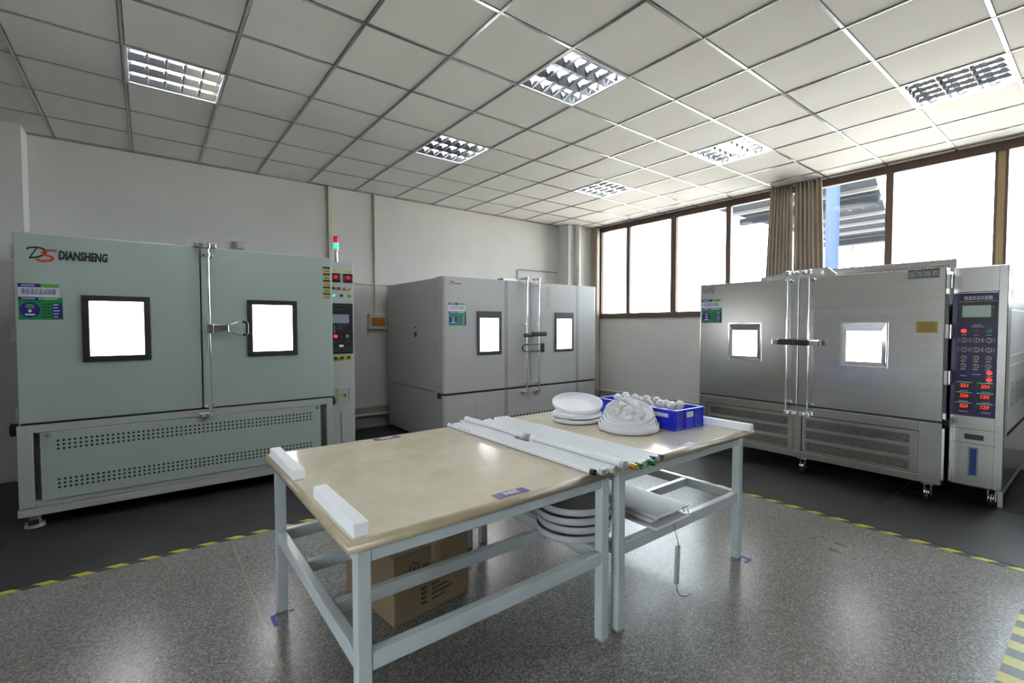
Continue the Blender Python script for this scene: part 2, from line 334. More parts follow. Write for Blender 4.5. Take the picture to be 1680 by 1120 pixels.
# ------------------------------------------------------------------ wall fittings
tag(MB().box(1.957, 2.013, YB-.03, YB, .30, CEIL, M['trunk'], .004).build('wall_trunking'), 'wide cream trunking running floor to ceiling behind the signal lamp', 'trunking', 'cable trunking on the back wall')
mb = MB().box(2.59, 2.625, YB-.025, YB, 1.62, CEIL, M['trunk'], .004); tag(mb.build('wall_trunking'), 'narrow cream trunking dropping from ceiling to the orange-windowed breaker box', 'trunking', 'cable trunking on the back wall')
tag(MB().box(1.75, 2.59, YB-.022, YB, 2.035, 2.06, M['trunk'], .003).box(2.625, 3.4, YB-.022, YB, 2.035, 2.06, M['trunk'], .003).build('wall_trunking'), 'thin horizontal cream trunking on back wall running behind the grey chamber', 'trunking', 'cable trunking on the back wall')
r = thing('breaker_box', (2.617, YB, 1.40), 'grey plastic breaker box with orange window on the back wall', 'breaker box'); fb = Face((0, YB, 0), (1, 0, 0), (0, -1, 0))
fb.box(MB(), 2.485, 2.755, 1.40, 1.62, 0, .07, M['boxplastic'], .008, 2).build('case', r); fb.box(MB(), 2.525, 2.715, 1.45, 1.57, .07, .078, M['orangewin'], .004).build('window', r)
r = thing('socket_box', (.91, YB, 2.38), 'small beige socket box high on back wall above the green-grey chamber', 'socket box')
fb.box(MB(), .867, .957, 2.38, 2.465, 0, .05, M['boxplastic'], .005).build('case', r); fb.box(MB(), .885, .94, 2.395, 2.45, .05, .056, M['trunk'], .003).build('face_plate', r)
tag(MB().tube([(5.206, YB-.012, 2.0), (5.206, YB-.012, 2.434), (5.22, YB-.012, 2.44), (6.18, YB-.012, 2.455)], .006, M['cable'], 6).build('wall_cable'), 'thin dark cable bent over the back wall above the grey chamber', 'cable')
r = thing('corner_pipe', (6.40, 6.235, 0), 'pale grey vertical drain pipe in the corner beside the curtain', 'pipe')
MB().cyl((6.40, 6.235, 0), (6.40, 6.235, CEIL), .042, M['pipe'], 16).build('pipe_run', r)
for z in (1.2, 2.7): MB().cyl((6.40, 6.235, z), (6.40, 6.235, z+.05), .048, M['pipe'], 16).build('collar', r)
tag(MB().cyl((-.8, YB-.05, .185), (6.15, YB-.05, .185), .018, M['pipe'], 10).build('wall_pipe'), 'slim pale pipe running low along the back wall above the floor', 'pipe')

# ------------------------------------------------------------------ curtains
def curtain(name, y0t, y1t, y0b, y1b, zb, zt, folds, label, seed, x=6.80):
    rnd = random.Random(seed); N = folds*10; ph = [rnd.uniform(-.6, .6) for _ in range(folds+2)]; rows = 14; mb = MB(); vs, fs = [], []
    for r_ in range(rows+1):
        t = r_/rows; a0 = y0t+(y0b-y0t)*t; a1 = y1t+(y1b-y1t)*t
        for k in range(N+1):
            s_ = k/N; f = s_*folds; p_ = ph[int(f)]*(1-f % 1)+ph[int(f)+1]*(f % 1)
            vs.append((x-.050*math.sin(2*math.pi*f+p_)*(.8+.4*t)-.008*math.sin(5*f), a0+(a1-a0)*s_+.008*t*math.cos(2*math.pi*f), zt+(zb-zt)*t))
    W = N+1
    for r_ in range(rows):
        for k in range(N): fs.append([r_*W+k, r_*W+k+1, (r_+1)*W+k+1, (r_+1)*W+k])
    mb.add(vs, fs, M['curtain'], True)
    o = mb.build(name); md = o.modifiers.new('thickness', 'SOLIDIFY'); md.thickness = .004; return tag(o, label, 'curtain', 'brown curtains')
curtain('curtain', 2.70, 2.97, 2.672, 3.06, .9, 3.31, 7, 'brown pleated curtain, window-corner side of the gathered pair', 1)
curtain('curtain', 2.345, 2.675, 2.25, 2.650, .9, 3.31, 7, 'brown pleated curtain, outdoor-post side of the gathered pair', 2)
curtain('curtain', 6.12, 6.28, 6.13, 6.28, .05, 3.31, 6, 'narrow brown curtain gathered in the room corner beside the pipe', 3, 6.84)
tag(MB().box(6.775, 6.79, -2.9, 6.15, 3.305, 3.318, M['frame']).build('curtain_rail'), 'slim dark curtain rail under the ceiling along the window wall', 'curtain rail')

# ------------------------------------------------------------------ ceiling lights
def make_light():
    r = thing('ceiling_light', (.3, .3, 0), '', 'ceiling light', 'louvred ceiling lights'); A = .295
    mb = MB()
    for a, b, c, d in ((0, .6, 0, .022), (0, .6, .578, .6), (0, .022, .022, .578), (.578, .6, .022, .578)): mb.box(a+.006, b-.006 if b == .6 else b, c+.006 if c == 0 else c, d-.006 if d == .6 else d, -.004, .008, M['housing'])
    mb.build('frame', r)
    mb = MB().box(.01, .59, .01, .59, .070, .080, M['reflector'])
    for a, b, c, d in ((.01, .02, .01, .59), (.58, .59, .01, .59), (.02, .58, .01, .02), (.02, .58, .58, .59)): mb.box(a, b, c, d, .008, .070, M['reflector'])
    mb.build('housing', r)
    for y in (.112, .30, .488):
        t_ = MB().cyl((.04, y, .040), (.56, y, .040), .009, M['lit_tube'], 12).build('tube', r)
        for x in (.024, .558): MB().box(x, x+.018, y-.014, y+.014, .02, .070, M['housing'], .002).build('lampholder', t_)
    mb = MB(); R = M['reflector']
    for y in (.022, .206, .394, .578):
        wd = .034 if .1 < y < .5 else .03
        a0, a1 = (y-wd if y > .03 else y), (y+wd if y < .57 else y)
        mb.add([(.022, y, .002), (.578, y, .002), (.578, a0, .05), (.022, a0, .05), (.578, a1, .05), (.022, a1, .05)], [[0, 1, 2, 3], [1, 0, 5, 4]], R)
    for x in (.132, .244, .356, .468):
        for y0, y1 in ((.022, .206), (.206, .394), (.394, .578)):
            mb.add([(x, y0, .002), (x, y1, .002), (x-.012, y1-.02, .030), (x-.012, y0+.02, .030), (x+.012, y1-.02, .030), (x+.012, y0+.02, .030)], [[0, 1, 2, 3], [1, 0, 5, 4]], R)
    mb.build('louver', r); return r
L0 = make_light()
LL = ['louvred ceiling light above the green-grey chamber, farthest from the windows', 'louvred ceiling light in the middle of the row along the back wall', 'small-looking louvred ceiling light at window end of the back row, above the corner',
      'brightest louvred ceiling light, straight above the tables', 'louvred ceiling light nearest the gathered curtains', 'large-looking louvred ceiling light near windows, above the steel chamber control column',
      'louvred ceiling light outside the view above the left aisle']
for k, (i, j) in enumerate(FIX):
    o = L0 if k == 0 else copy_tree(L0); o.location = (gx(i)+.3, gy(j)+.3, CEIL); o['label'] = LL[k]

# ------------------------------------------------------------------ floor mats and tapes
def plain(mb, name, label, cat, group=None): return tag(mb.build(name), label, cat, group)
MATG = 'black rubber mats'
plain(MB().box(XL, -.76, 3.70, 6.27, 0, .004, M['mat']), 'rubber_mat', 'black rubber mat beyond the end of the green-grey chamber', 'mat', MATG)
plain(MB().box(-.755, 4.09, 3.70, 6.5, 0, .004, M['mat']), 'rubber_mat', 'long black rubber mat under the green-grey and grey chambers', 'mat', MATG)
plain(MB().box(4.095, 6.9, 1.142, 6.25, 0, .004, M['mat']), 'rubber_mat', 'black rubber mat under the stainless chamber doors', 'mat', MATG)
plain(MB().box(4.095, 5.24, .27, 1.138, 0, .004, M['mat']), 'rubber_mat', 'black rubber mat in front of the stainless control column', 'mat', MATG)
plain(MB().box(5.245, 6.9, -2.5, 1.138, 0, .004, M['mat']), 'rubber_mat', 'shiny black rubber mat beside the side of the stainless control column', 'mat', MATG)
plain(MB().box(1.6, 3.50, -1.6, .185, 0, .006, M['mat']), 'rubber_mat', 'rubber mat with straight-striped border in the near corner of the floor', 'mat', MATG)
plain(MB().box(XL, 4.03, 3.655, 3.70, 0, .0025, M['tape_x']), 'hazard_tape', 'black and yellow striped tape along the mat before the green-grey chamber', 'floor tape', 'striped floor tapes')
plain(MB().box(4.04, 4.09, .27, 3.70, 0, .0025, M['tape_y']), 'hazard_tape', 'black and yellow striped tape along the mat before the stainless chamber', 'floor tape', 'striped floor tapes')
plain(MB().box(1.6, 3.50, .19, .272, 0, .004, M['tape_mat']), 'hazard_tape', 'straight yellow and grey striped tape on edge of near corner mat', 'floor tape', 'striped floor tapes')
plain(MB().box(.455, .475, 2.46, 2.56, 0, .001, M['bluetape']).box(.475, .49, 2.545, 2.565, 0, .001, M['bluetape']).box(.54, .565, 2.54, 2.56, 0, .001, M['bluetape']), 'corner_mark', 'blue tape corner mark at back leg of the empty-topped table', 'floor mark', 'blue floor marks')
plain(MB().box(2.91, 2.935, 1.355, 1.43, 0, .001, M['bluetape']).box(2.86, 2.91, 1.355, 1.375, 0, .001, M['bluetape']), 'corner_mark', 'blue tape corner mark at table leg nearest the stainless chamber', 'floor mark', 'blue floor marks')

# ------------------------------------------------------------------ shared chamber pieces
def door_card(f, parent, a0, b0, wd, title, n_):       # green and blue equipment card stuck on a door; b0 = lower edge
    h = wd*1.12; mb = MB(); s = h/.25
    f.box(mb, a0, a0+wd, b0, b0+.135*s, 0, .002, M['greenink']); f.box(mb, a0, a0+wd*.55, b0+.135*s, b0+.155*s, 0, .002, M['blueink']); f.box(mb, a0+wd*.55, a0+wd, b0+.135*s, b0+.155*s, 0, .002, M['greenink'])
    W2 = wd*.92; f.box(mb, a0, a0+W2, b0+.16*s, b0+.225*s, 0, .002, M['paper'])
    f.box(mb, a0, a0+W2*.55, b0+.225*s, b0+.25*s, 0, .002, M['blueink']); f.box(mb, a0+W2*.55, a0+W2, b0+.225*s, b0+.25*s, 0, .002, M['limeink'])
    e = [(a0+wd*.25+wd*.23*math.cos(t*math.pi/16), b0+.067*s+.054*s*math.sin(t*math.pi/16)) for t in range(32)]; f.poly(mb, e, .001, .0025, M['blueink'])
    c = (a0+wd*.25, b0+.06*s); f.poly(mb, [c]+[(c[0]+wd*.15*math.cos(t), c[1]+.05*s*math.sin(t)) for t in (.7, 1.1, 1.57, 2.04, 2.44)], .002, .003, M['greyink'])
    f.poly(mb, [c]+[(c[0]+wd*.09*math.cos(t), c[1]+.035*s*math.sin(t)) for t in (.7, 1.1, 1.57, 2.04, 2.44)], .0025, .0035, M['greenink'])
    f.disc(mb, c[0], c[1], .009*s, .003, .004, M['whiteink'], 10)
    f.box(mb, a0+wd*.14, a0+wd*.36, b0+.03*s, b0+.040*s, .0025, .0033, M['whiteink'])
    f.box(mb, a0+wd*.76, a0+wd*.98, b0+.01*s, b0+.115*s, .001, .0028, M['blueink'])
    for k in range(5):
        bb = b0+(.018+k*.021)*s
        for q in range(4): f.box(mb, a0+wd*(.52+.06*q), a0+wd*(.56+.06*q), bb, bb+.008*s, .001, .0028, M['ink'])
        f.box(mb, a0+wd*.78, a0+wd*(.88+.02*(k % 3)), bb, bb+.006*s, .002, .0034, M['whiteink'])
    for q in range(6): f.box(mb, a0+wd*(.08+.05*q), a0+wd*(.115+.05*q), b0+.142*s, b0+.149*s, .001, .003, M['whiteink']); f.box(mb, a0+wd*(.08+.05*q), a0+wd*(.115+.05*q), b0+.234*s, b0+.242*s, .001, .003, M['whiteink'])
    for q in range(8): f.box(mb, a0+wd*(.45+.055*q), a0+wd*(.49+.055*q), b0+.141*s, b0+.150*s, .001, .003, M['paper'])
    f.text(mb, title, .045*s, a0+W2/2, b0+.1925*s, M['blueink'], .0025, width=W2*.84, bold=.0003)
    return mb.build('equipment_card', parent)
def view_window(f, parent, a0, a1, b0, b1, t, frame_mat, top=None):
    mb = MB(); top = top or t
    f.box(mb, a0, a1, b1-top, b1, 0, .016, frame_mat, .004); f.box(mb, a0, a1, b0, b0+t, 0, .016, frame_mat, .004)
    f.box(mb, a0, a0+t, b0+t, b1-top, 0, .016, frame_mat, .004); f.box(mb, a1-t, a1, b0+t, b1-top, 0, .016, frame_mat, .004)
    w_ = mb.build('viewing_window', parent); return w_
def glow(f, parent, a0, a1, b0, b1): return f.box(MB(), a0, a1, b0, b1, .001, .005, M['lit']).build('lit_pane', parent)

# ------------------------------------------------------------------ green-grey chamber
f = Face((0, 4.70, 0), (1, 0, 0), (0, -1, 0)); G, B_ = M['green'], M['base']
A = thing('test_chamber', (.36, 5.4, 0), 'large green-grey climate test chamber with two lit windows against the back wall', 'test chamber')
MB().box(-.70, 1.43, 4.835, 6.15, .75, 2.10, G, .006).build('cabinet_body', A)
mb = MB()
f.box(mb, -.737, -.655, .155, .748, -.10, 0, B_, .004); f.box(mb, 1.365, 1.425, .155, .748, -.10, 0, B_, .004); f.box(mb, -.655, 1.365, .692, .748, -.10, 0, B_, .003); f.box(mb, -.655, 1.365, .155, .20, -.10, -.002, B_, .003)
f.box(mb, -.745, 1.425, .098, .152, -.10, .004, B_, .004); mb.box(-.73, 1.42, 4.80, 6.15, .10, .75, B_).build('base_frame', A)
mb = MB(); f.box(mb, -.62, 1.305, .198, .689, -.03, .008, G, .003)
for rows in ((.622, .5925, .563), (.339, .310, .281)):
    for z in rows:
        for k in range(58):
            a = -.526+k*.0305; f.poly(mb, [(a-.0098, z), (a, z-.0098), (a+.0098, z), (a, z+.0098)], .007, .0085, M['hole'])
vp = mb.build('vent_panel', A)
for a in (-.575, .345, 1.27): f.disc(MB(), a, .668, .013, .008, .02, M['chrome'], 12).build('screw', vp)
f.box(MB(), -.715, 1.43, .7495, .7615, -.13, -.01, M['gasket']).build('door_gasket', A)
dl = f.box(MB(), -.722, .356, .762, 2.108, -.125, 0, G, .007, 2).build('door', A)
view_window(f, dl, -.378, .026, 1.185, 1.68, .043, M['dark']); glow(f, dl, -.335, -.017, 1.228, 1.637)
for z in (1.98, 1.39, .83):
    mb = MB(); f.box(mb, -.742, -.722, z-.05, z+.05, -.11, -.03, M['satin'], .003); mb.build('hinge', dl)
mb = MB()   # two-letter emblem in brush strokes and the maker's word beside it
f.stroke(mb, [(-.652, 1.992), (-.640, 2.002), (-.60, 2.008), (-.57, 2.0), (-.556, 1.982), (-.565, 1.958), (-.60, 1.938), (-.640, 1.932)], .012, M['ink']); f.stroke(mb, [(-.600, 2.006), (-.622, 1.965), (-.640, 1.932)], .008, M['ink'])
f.stroke(mb, [(-.505, 1.992), (-.545, 1.99), (-.575, 1.975), (-.57, 1.958), (-.535, 1.95), (-.52, 1.935), (-.535, 1.918), (-.58, 1.912), (-.602, 1.922)], .014, M['redink'], .0016)
f.text(mb, 'DIANSHENG', .085, -.493, 1.958, M['ink'], .0012, align='LEFT', bold=.004, width=.272, shear=.12); mb.build('logo', dl)
door_card(f, dl, -.703, 1.497, .226, '高低温交变试验箱', 8)
dr = f.box(MB(), .366, 1.433, .762, 2.108, -.125, 0, G, .007, 2).build('door', A)
view_window(f, dr, .698, 1.108, 1.183, 1.68, .043, M['dark']); glow(f, dr, .741, 1.065, 1.226, 1.637)
for k in range(5):
    z = 1.958-k*.0625; mb = MB(); f.box(mb, 1.347, 1.413, z, z+.060, 0, .0015, M['yellow' if k % 2 == 0 else 'yellow2']); f.box(mb, 1.347, 1.413, z+.042, z+.060, .001, .0022, M['ink'])
    f.poly(mb, [(1.362, z+.010), (1.382, z+.010), (1.372, z+.032)], .001, .0022, M['ink'] if k % 2 else M['redink']); f.box(mb, 1.386, 1.408, z+.012, z+.018, .001, .0022, M['ink']); f.box(mb, 1.386, 1.402, z+.025, z+.030, .001, .0022, M['ink']); mb.build('warning_label', dr)
mb = MB(); mb.cyl(f.p(.413, .70, .045), f.p(.413, 2.128, .045), .011, M['chrome'], 14); lr = mb.build('lock_rod', A)
mb = MB(); f.box(mb, .325, .475, 2.105, 2.14, -.03, .03, M['satin'], .003); f.box(mb, .40, .428, 2.09, 2.135, .02, .07, M['chrome'], .004); mb.cyl(f.p(.37, 2.12, .0), f.p(.37, 2.12, .05), .013, M['chrome'], 12); mb.build('rod_bracket', lr)
mb = MB(); f.box(mb, .33, .44, .69, .722, -.02, .04, M['satin'], .003); mb.cyl(f.p(.36, .705, .0), f.p(.36, .705, .055), .012, M['chrome'], 12); f.box(mb, .40, .428, .685, .72, .02, .07, M['chrome'], .004); mb.build('rod_bracket', lr)
for z in (2.04, .775):
    mb = MB(); mb.cyl(f.p(.413, z-.014, .045), f.p(.413, z+.014, .045), .020, M['chrome'], 14); f.box(mb, .375, .452, z-.012, z+.012, 0, .02, M['chrome'], .004); mb.build('rod_guide', lr)
mb = MB(); f.box(mb, .395, .55, 1.397, 1.462, .052, .068, M['satin'], .003); f.box(mb, .39, .44, 1.39, 1.468, .025, .072, M['chrome'], .004); mb.cyl(f.p(.475, 1.43, .06), f.p(.475, 1.43, .075), .010, M['chrome'], 12)
pts = [(.54, 1.455), (.575, 1.462), (.62, 1.484), (.665, 1.486), (.672, 1.478)]; lo = [(a, 2.86-b) for a, b in pts]
mb.tube([f.p(a, b, .06) for a, b in pts], .006, M['chrome']); mb.tube([f.p(a, b, .06) for a, b in lo], .006, M['chrome'])
mb.tube([f.p(.655, 1.486, .06), f.p(.68, 1.484, .06), f.p(.69, 1.47, .06), f.p(.69, 1.39, .06), f.p(.68, 1.376, .06), f.p(.655, 1.374, .06)], .0105, M['black']); mb.build('lock_handle', lr)
mb = MB().cyl((-.775, 4.78, .715), (-.742, 4.78, .715), .045, M['gasket'], 16); mb.build('door_stop', A)
MB().lathe([(.001, .0), (.04, .0), (.045, .012), (.04, .024), (.001, .024)], (1.44, 4.78, .705), (1, 0, 0), M['gasket'], 16).build('door_stop', A)
fc = Face((0, 4.93, 0), (1, 0, 0), (0, -1, 0))
cc = MB().box(1.455, 1.722, 4.93, 6.15, .08, 2.106, B_, .006).build('control_cabinet', A); fc.box(MB(), 1.575, 1.579, .1, .545, .0, .001, M['hole']).build('panel_gap', cc)
for a0, a1 in ((1.485, 1.585), (1.613, 1.712)):
    mb = MB(); fc.box(mb, a0, a1, 1.897, 1.99, 0, .012, M['black'], .004); fc.box(mb, a0+.022, a1-.022, 1.925, 1.968, .012, .0135, M['redoff']); fc.text(mb, '00', .04, (a0+a1)/2, 1.948, M['redled'], .0135, width=.03)
    for q in range(3): fc.disc(mb, a0+.010, 1.925+.018*q, .003, .012, .0135, M['whiteink'], 6); fc.disc(mb, a1-.010, 1.925+.018*q, .003, .012, .0135, M['whiteink'], 6)
    mb.build('temperature_display', cc); fc.box(MB(), a0+.03, a1-.012, 2.005, 2.025, 0, .0015, M['yellow2']).build('caption', cc)
for a, mt in ((1.512, 'dark'), (1.548, 'orange'), (1.566, 'dark'), (1.627, 'orange'), (1.682, 'orange')):
    fc.disc(MB(), a, 1.835, .014, 0, .015, M[mt], 14).build('switch', cc)
fc.disc(MB(), 1.516, 1.762, .015, 0, .012, M['greenlamp'], 14).build('button', cc); fc.disc(MB(), 1.595, 1.761, .014, 0, .014, M['ink'], 14).build('button', cc)
mb = MB(); fc.box(mb, 1.652, 1.698, 1.742, 1.778, 0, .002, M['yellow2']); fc.text(mb, 'US', .032, 1.675, 1.759, M['greenoff'], .0025, bold=.001, width=.03); mb.build('caption', cc)
cp = fc.box(MB(), 1.47, 1.708, 1.162, 1.682, 0, .008, M['black'], .003).build('control_panel', A)
fc.box(MB(), 1.50, 1.668, 1.478, 1.568, .008, .011, M['lcd2'], .002).build('screen', cp)
fc.disc(MB(), 1.527, 1.343, .018, .008, .022, M['redlamp'], 16).build('button', cp); fc.disc(MB(), 1.581, 1.342, .007, .008, .014, M['redoff'], 10).build('button', cp)
mb = MB(); fc.disc(mb, 1.648, 1.341, .019, .008, .012, M['lcd2'], 16); fc.disc(mb, 1.648, 1.341, .013, .012, .022, M['greenoff'], 16); mb.build('button', cp)
fc.box(MB(), 1.563, 1.607, 1.232, 1.255, .008, .012, M['whiteink'], .002).build('usb_port', cp)
mb = MB(); fc.box(mb, 1.512, 1.521, 1.37, 1.46, .008, .02, M['chrome'], .002); mb.build('pull_handle', cp)
mb = MB()
for z, a0, a1 in ((1.66, 1.5, 1.67), (1.62, 1.5, 1.60), (1.455, 1.57, 1.64), (1.43, 1.55, 1.6), (1.418, 1.54, 1.60), (1.29, 1.64, 1.67), (1.285, 1.50, 1.53), (1.215, 1.50, 1.68), (1.19, 1.50, 1.68)):
    q = a0
    while q < a1: fc.box(mb, q, q+.006, z, z+.004, .008, .0086, M['greyink']); q += .009
mb.build('lettering', cp)
mb = MB(); fc.box(mb, 1.49, 1.692, 1.09, 1.148, 0, .0015, M['yellow2'])
for a in (1.525, 1.592, 1.661): fc.disc(mb, a, 1.12, .014, .001, .016, M['ink'], 12)
mb.build('switch_strip', A)
mb = MB(); fc.ring(mb, 1.54, 1.668, .648, .80, .006, 0, .006, B_); fc.box(mb, 1.55, 1.63, .70, .75, 0, .003, M['yellow']); fc.box(mb, 1.60, 1.63, .72, .735, .003, .006, M['ink']); mb.build('data_plate', A)
st_ = MB().cyl((1.585, 5.05, 2.106), (1.585, 5.05, 2.15), .020, M['satin'], 14).cyl((1.585, 5.05, 2.15), (1.585, 5.05, 2.23), .017, M['alu'], 14).build('signal_lamp', A)
MB().cyl((1.585, 5.05, 2.23), (1.585, 5.05, 2.255), .027, M['whiteink'], 16).build('lens', st_)
MB().cyl((1.585, 5.05, 2.255), (1.585, 5.05, 2.318), .028, M['greenlens'], 16).build('lens', st_)
MB().cyl((1.585, 5.05, 2.318), (1.585, 5.05, 2.375), .028, M['redlens'], 16).cyl((1.585, 5.05, 2.375), (1.585, 5.05, 2.383), .027, M['black'], 16).build('lens', st_)
for x, y in ((-.67, 4.78), (1.35, 4.78), (-.67, 6.05), (1.35, 6.05)):
    mb = MB().cyl((x, y, .004), (x, y, .035), .058, B_, 18, .05).cyl((x, y, .035), (x, y, .10), .035, B_, 14).box(x-.028, x+.028, y-.062, y-.045, .03, .062, M['darkred']); mb.build('levelling_foot', A)

# ------------------------------------------------------------------ grey chamber
f = Face((0, 4.80, 0), (1, 0, 0), (0, -1, 0)); G = M['grey']
B = thing('test_chamber', (4.0, 5.6, 0), 'plain grey double-door test chamber in the room corner beside the window wall', 'test chamber')
MB().box(2.722, 5.29, 4.975, 6.40, .045, 2.02, G, .006).build('cabinet_body', B)
def prof(x0, x1, z0, z1, left_round, right_round):     # door slab with rounded outer vertical edges
    pts = [(x0, 4.975)]
    pts += [(x0+.035*(1-math.cos(t)), 4.80+.035*(1-math.sin(t))) for t in (0, .4, .8, 1.2, 1.57)] if left_round else [(x0, 4.80)]
    pts += [(x1-.035*(1-math.sin(t)), 4.80+.035*(1-math.cos(t))) for t in (0, .4, .8, 1.2, 1.57)] if right_round else [(x1, 4.80)]
    pts += [(x1, 4.975)]
    return MB().poly((0, 0, 0), (1, 0, 0), (0, 1, 0), (0, 0, 1), pts, z0, z1, G)
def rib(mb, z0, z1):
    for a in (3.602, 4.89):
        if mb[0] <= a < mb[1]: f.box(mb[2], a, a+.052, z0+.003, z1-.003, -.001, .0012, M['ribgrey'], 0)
M['ribgrey'] = mat('shaded_rib_enamel', (.26, .26, .26), .45)  # groove shade put into a darker enamel, drawn as flat strips
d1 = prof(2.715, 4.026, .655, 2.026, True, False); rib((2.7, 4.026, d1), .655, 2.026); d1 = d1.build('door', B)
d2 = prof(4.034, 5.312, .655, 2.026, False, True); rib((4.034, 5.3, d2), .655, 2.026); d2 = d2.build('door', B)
f.box(MB(), 2.73, 5.30, .628, .655, -.17, -.012, M['gasket']).build('door_gasket', B)
lp = prof(2.715, 5.312, .045, .628, True, True); rib((2.7, 5.3, lp), .045, .628)
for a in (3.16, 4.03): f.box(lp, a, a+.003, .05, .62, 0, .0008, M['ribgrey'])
k = 2.86
while k < 5.2:
    if not (3.58 < k+.02 < 3.67 or 4.86 < k+.02 < 4.95): f.poly(lp, [(k+.012, .285), (k+.042, .285), (k+.032, .222), (k+.002, .222)], -.001, .001, M['hole'])
    k += .052
lp.build('lower_panel', B)
view_window(f, d1, 3.18, 3.548, 1.092, 1.629, .042, M['dark'], .085); glow(f, d1, 3.222, 3.506, 1.134, 1.544)
view_window(f, d2, 4.472, 4.83, 1.092, 1.632, .034, M['dark'], .088); glow(f, d2, 4.506, 4.796, 1.126, 1.544)
door_card(f, d1, 2.788, 1.452, .240, '高低温交变试验箱', 8)
mb = MB(); f.stroke(mb, [(2.81, 1.955), (2.83, 1.972), (2.852, 1.962), (2.838, 1.948)], .008, M['ink']); f.stroke(mb, [(2.80, 1.93), (2.82, 1.938), (2.835, 1.925)], .006, M['redink'])
for q in range(5): f.box(mb, 2.862+q*.019, 2.875+q*.019, 1.938, 1.955, 0, .001, M['redink' if q < 3 else 'ink'])
mb.build('logo', d1)
for q in range(3):
    mb = MB(); z = 1.885-q*.098; f.box(mb, 4.33, 4.39, z, z+.085, 0, .001, M['greyink']); f.box(mb, 4.335, 4.385, z+.006, z+.079, .0008, .0016, G); f.poly(mb, [(4.348, z+.03), (4.374, z+.03), (4.361, z+.06)], .001, .0022, M['yellow2']); mb.build('warning_label', d2)
for a in (3.93, 4.137):
    mb = MB().cyl(f.p(a, .575, .055), f.p(a, 2.07, .055), .010, M['chrome'], 12); rod = mb.build('lock_rod', B)
    for z, hh in ((2.065, .02), (.575, .018)):
        mb = MB(); f.box(mb, a-.055, a+.02, z-.012, z+.012, -.02, .05, M['satin'], .003); mb.cyl(f.p(a, z-.02, .055), f.p(a, z+.02, .055), .018, M['chrome'], 12); mb.cyl(f.p(a-.04, z, .02), f.p(a-.04, z, .055), .011, M['chrome'], 10); mb.build('rod_bracket', rod)
    for z in (1.98, 1.475, .685):
        mb = MB().cyl(f.p(a, z-.012, .055), f.p(a, z+.012, .055), .016, M['chrome'], 12); f.box(mb, a-.03, a+.012, z-.008, z+.008, 0, .05, M['chrome'], .003); mb.build('rod_guide', rod)
    mb = MB(); S = 1 if a > 4 else 0
    if S:
        f.box(mb, 3.99, 4.245, 1.31, 1.368, .065, .10, M['black'], .012, 2); f.box(mb, 3.86, 4.03, 1.302, 1.35, .06, .09, M['black'], .012, 2)
    else:
        mb.tube([f.p(4.13, 1.205, .07)]+[f.p(3.885+.045*math.cos(t), 1.16+.045*math.sin(t), .07) for t in (1.57, 2.1, 2.6, 3.14, 3.7, 4.2, 4.71)]+[f.p(4.13, 1.115, .07)], .009, M['black'])
        f.box(mb, 4.165, 4.212, 1.095, 1.215, .05, .085, M['black'], .006)
    mb.build('lock_handle', rod)
mb = MB(); f.box(mb, 3.60, 3.90, 2.026, 2.06, -.16, -.02, M['satin'], .004); mb.build('top_bracket', B)
for z in (1.93, 1.34, .78):
    mb = MB().box(2.698, 2.716, 4.90, 4.955, z-.055, z+.055, G, .004); mb.build('hinge', B)
MB().box(2.716, 2.7225, 4.968, 4.98, .66, 2.0, M['gasket']).build('door_seam', B)
MB().lathe([(.001, -.012), (.03, -.012), (.035, 0), (.03, .012), (.001, .012)], (2.70, 4.88, .62), (1, .2, .4), M['gasket'], 14).build('door_stop', B)
MB().box(2.7205, 2.7225, 5.04, 6.33, .652, .660, M['gasket']).build('side_seam', B)
mb = MB(); 
ln = []
mb.cyl((2.722, 5.53, 1.34), (2.712, 5.53, 1.34), .032, M['black'], 18).cyl((2.712, 5.53, 1.34), (2.709, 5.53, 1.34), .014, M['greyink'], 12); mb.box(2.719, 2.722, 5.51, 5.55, 1.42, 1.44, M['ink']); mb.build('cable_port', B)
for x, y in ((2.85, 5.1), (5.15, 5.1), (2.85, 6.3), (5.15, 6.3)): MB().cyl((x, y, .004), (x, y, .046), .04, M['black'], 14).build('levelling_foot', B)

# ------------------------------------------------------------------ stainless chamber
f = Face((4.99, 0, 0), (0, -1, 0), (-1, 0, 0)); S = M['steel']
Cc = thing('test_chamber', (5.8, 1.9, 0), 'brushed stainless steel test chamber on castors in front of the window wall', 'test chamber')
MB().box(5.125, 6.55, .86, 2.915, .17, 1.895, S, .006).build('cabinet_body', Cc)
mb = MB(); f.box(mb, -2.93, -2.845, .165, .665, -.1, 0, S, .003); f.box(mb, -.985, -.845, .165, .665, -.1, -.001, S, .003); f.box(mb, -2.845, -.985, .585, .665, -.1, 0, S, .003); f.box(mb, -2.845, -.985, .165, .228, -.1, 0, S, .003); f.box(mb, -1.93, -1.865, .228, .585, -.1, -.0005, S, .002); mb.build('base_frame', Cc)
for a0, a1, s0, s1 in ((-2.842, -1.934, -2.80, -1.99), (-1.861, -.955-.034, -1.83, -1.05)):
    mb = MB(); f.box(mb, a0, a1, .232, .581, -.02, -.004, S, .003)
    for z0, z1 in ((.470, .548), (.362, .440), (.250, .330)):
        a = s0-.03
        while a < s1+.036:
            t0 = max(0, (s0-a)/.036) if a < s0 else 0; t1 = min(1, (s1-a)/.036)
            if a >= s0-.030 and t1 > t0+.05: f.poly(mb, [(a+.036*t0, z0+(z1-z0)*t0), (a+.036*t0+.007, z0+(z1-z0)*t0), (a+.036*t1+.007, z0+(z1-z0)*t1), (a+.036*t1, z0+(z1-z0)*t1)], -.005, -.0032, M['hole'])
            a += .0145
    mb.build('vent_panel', Cc)
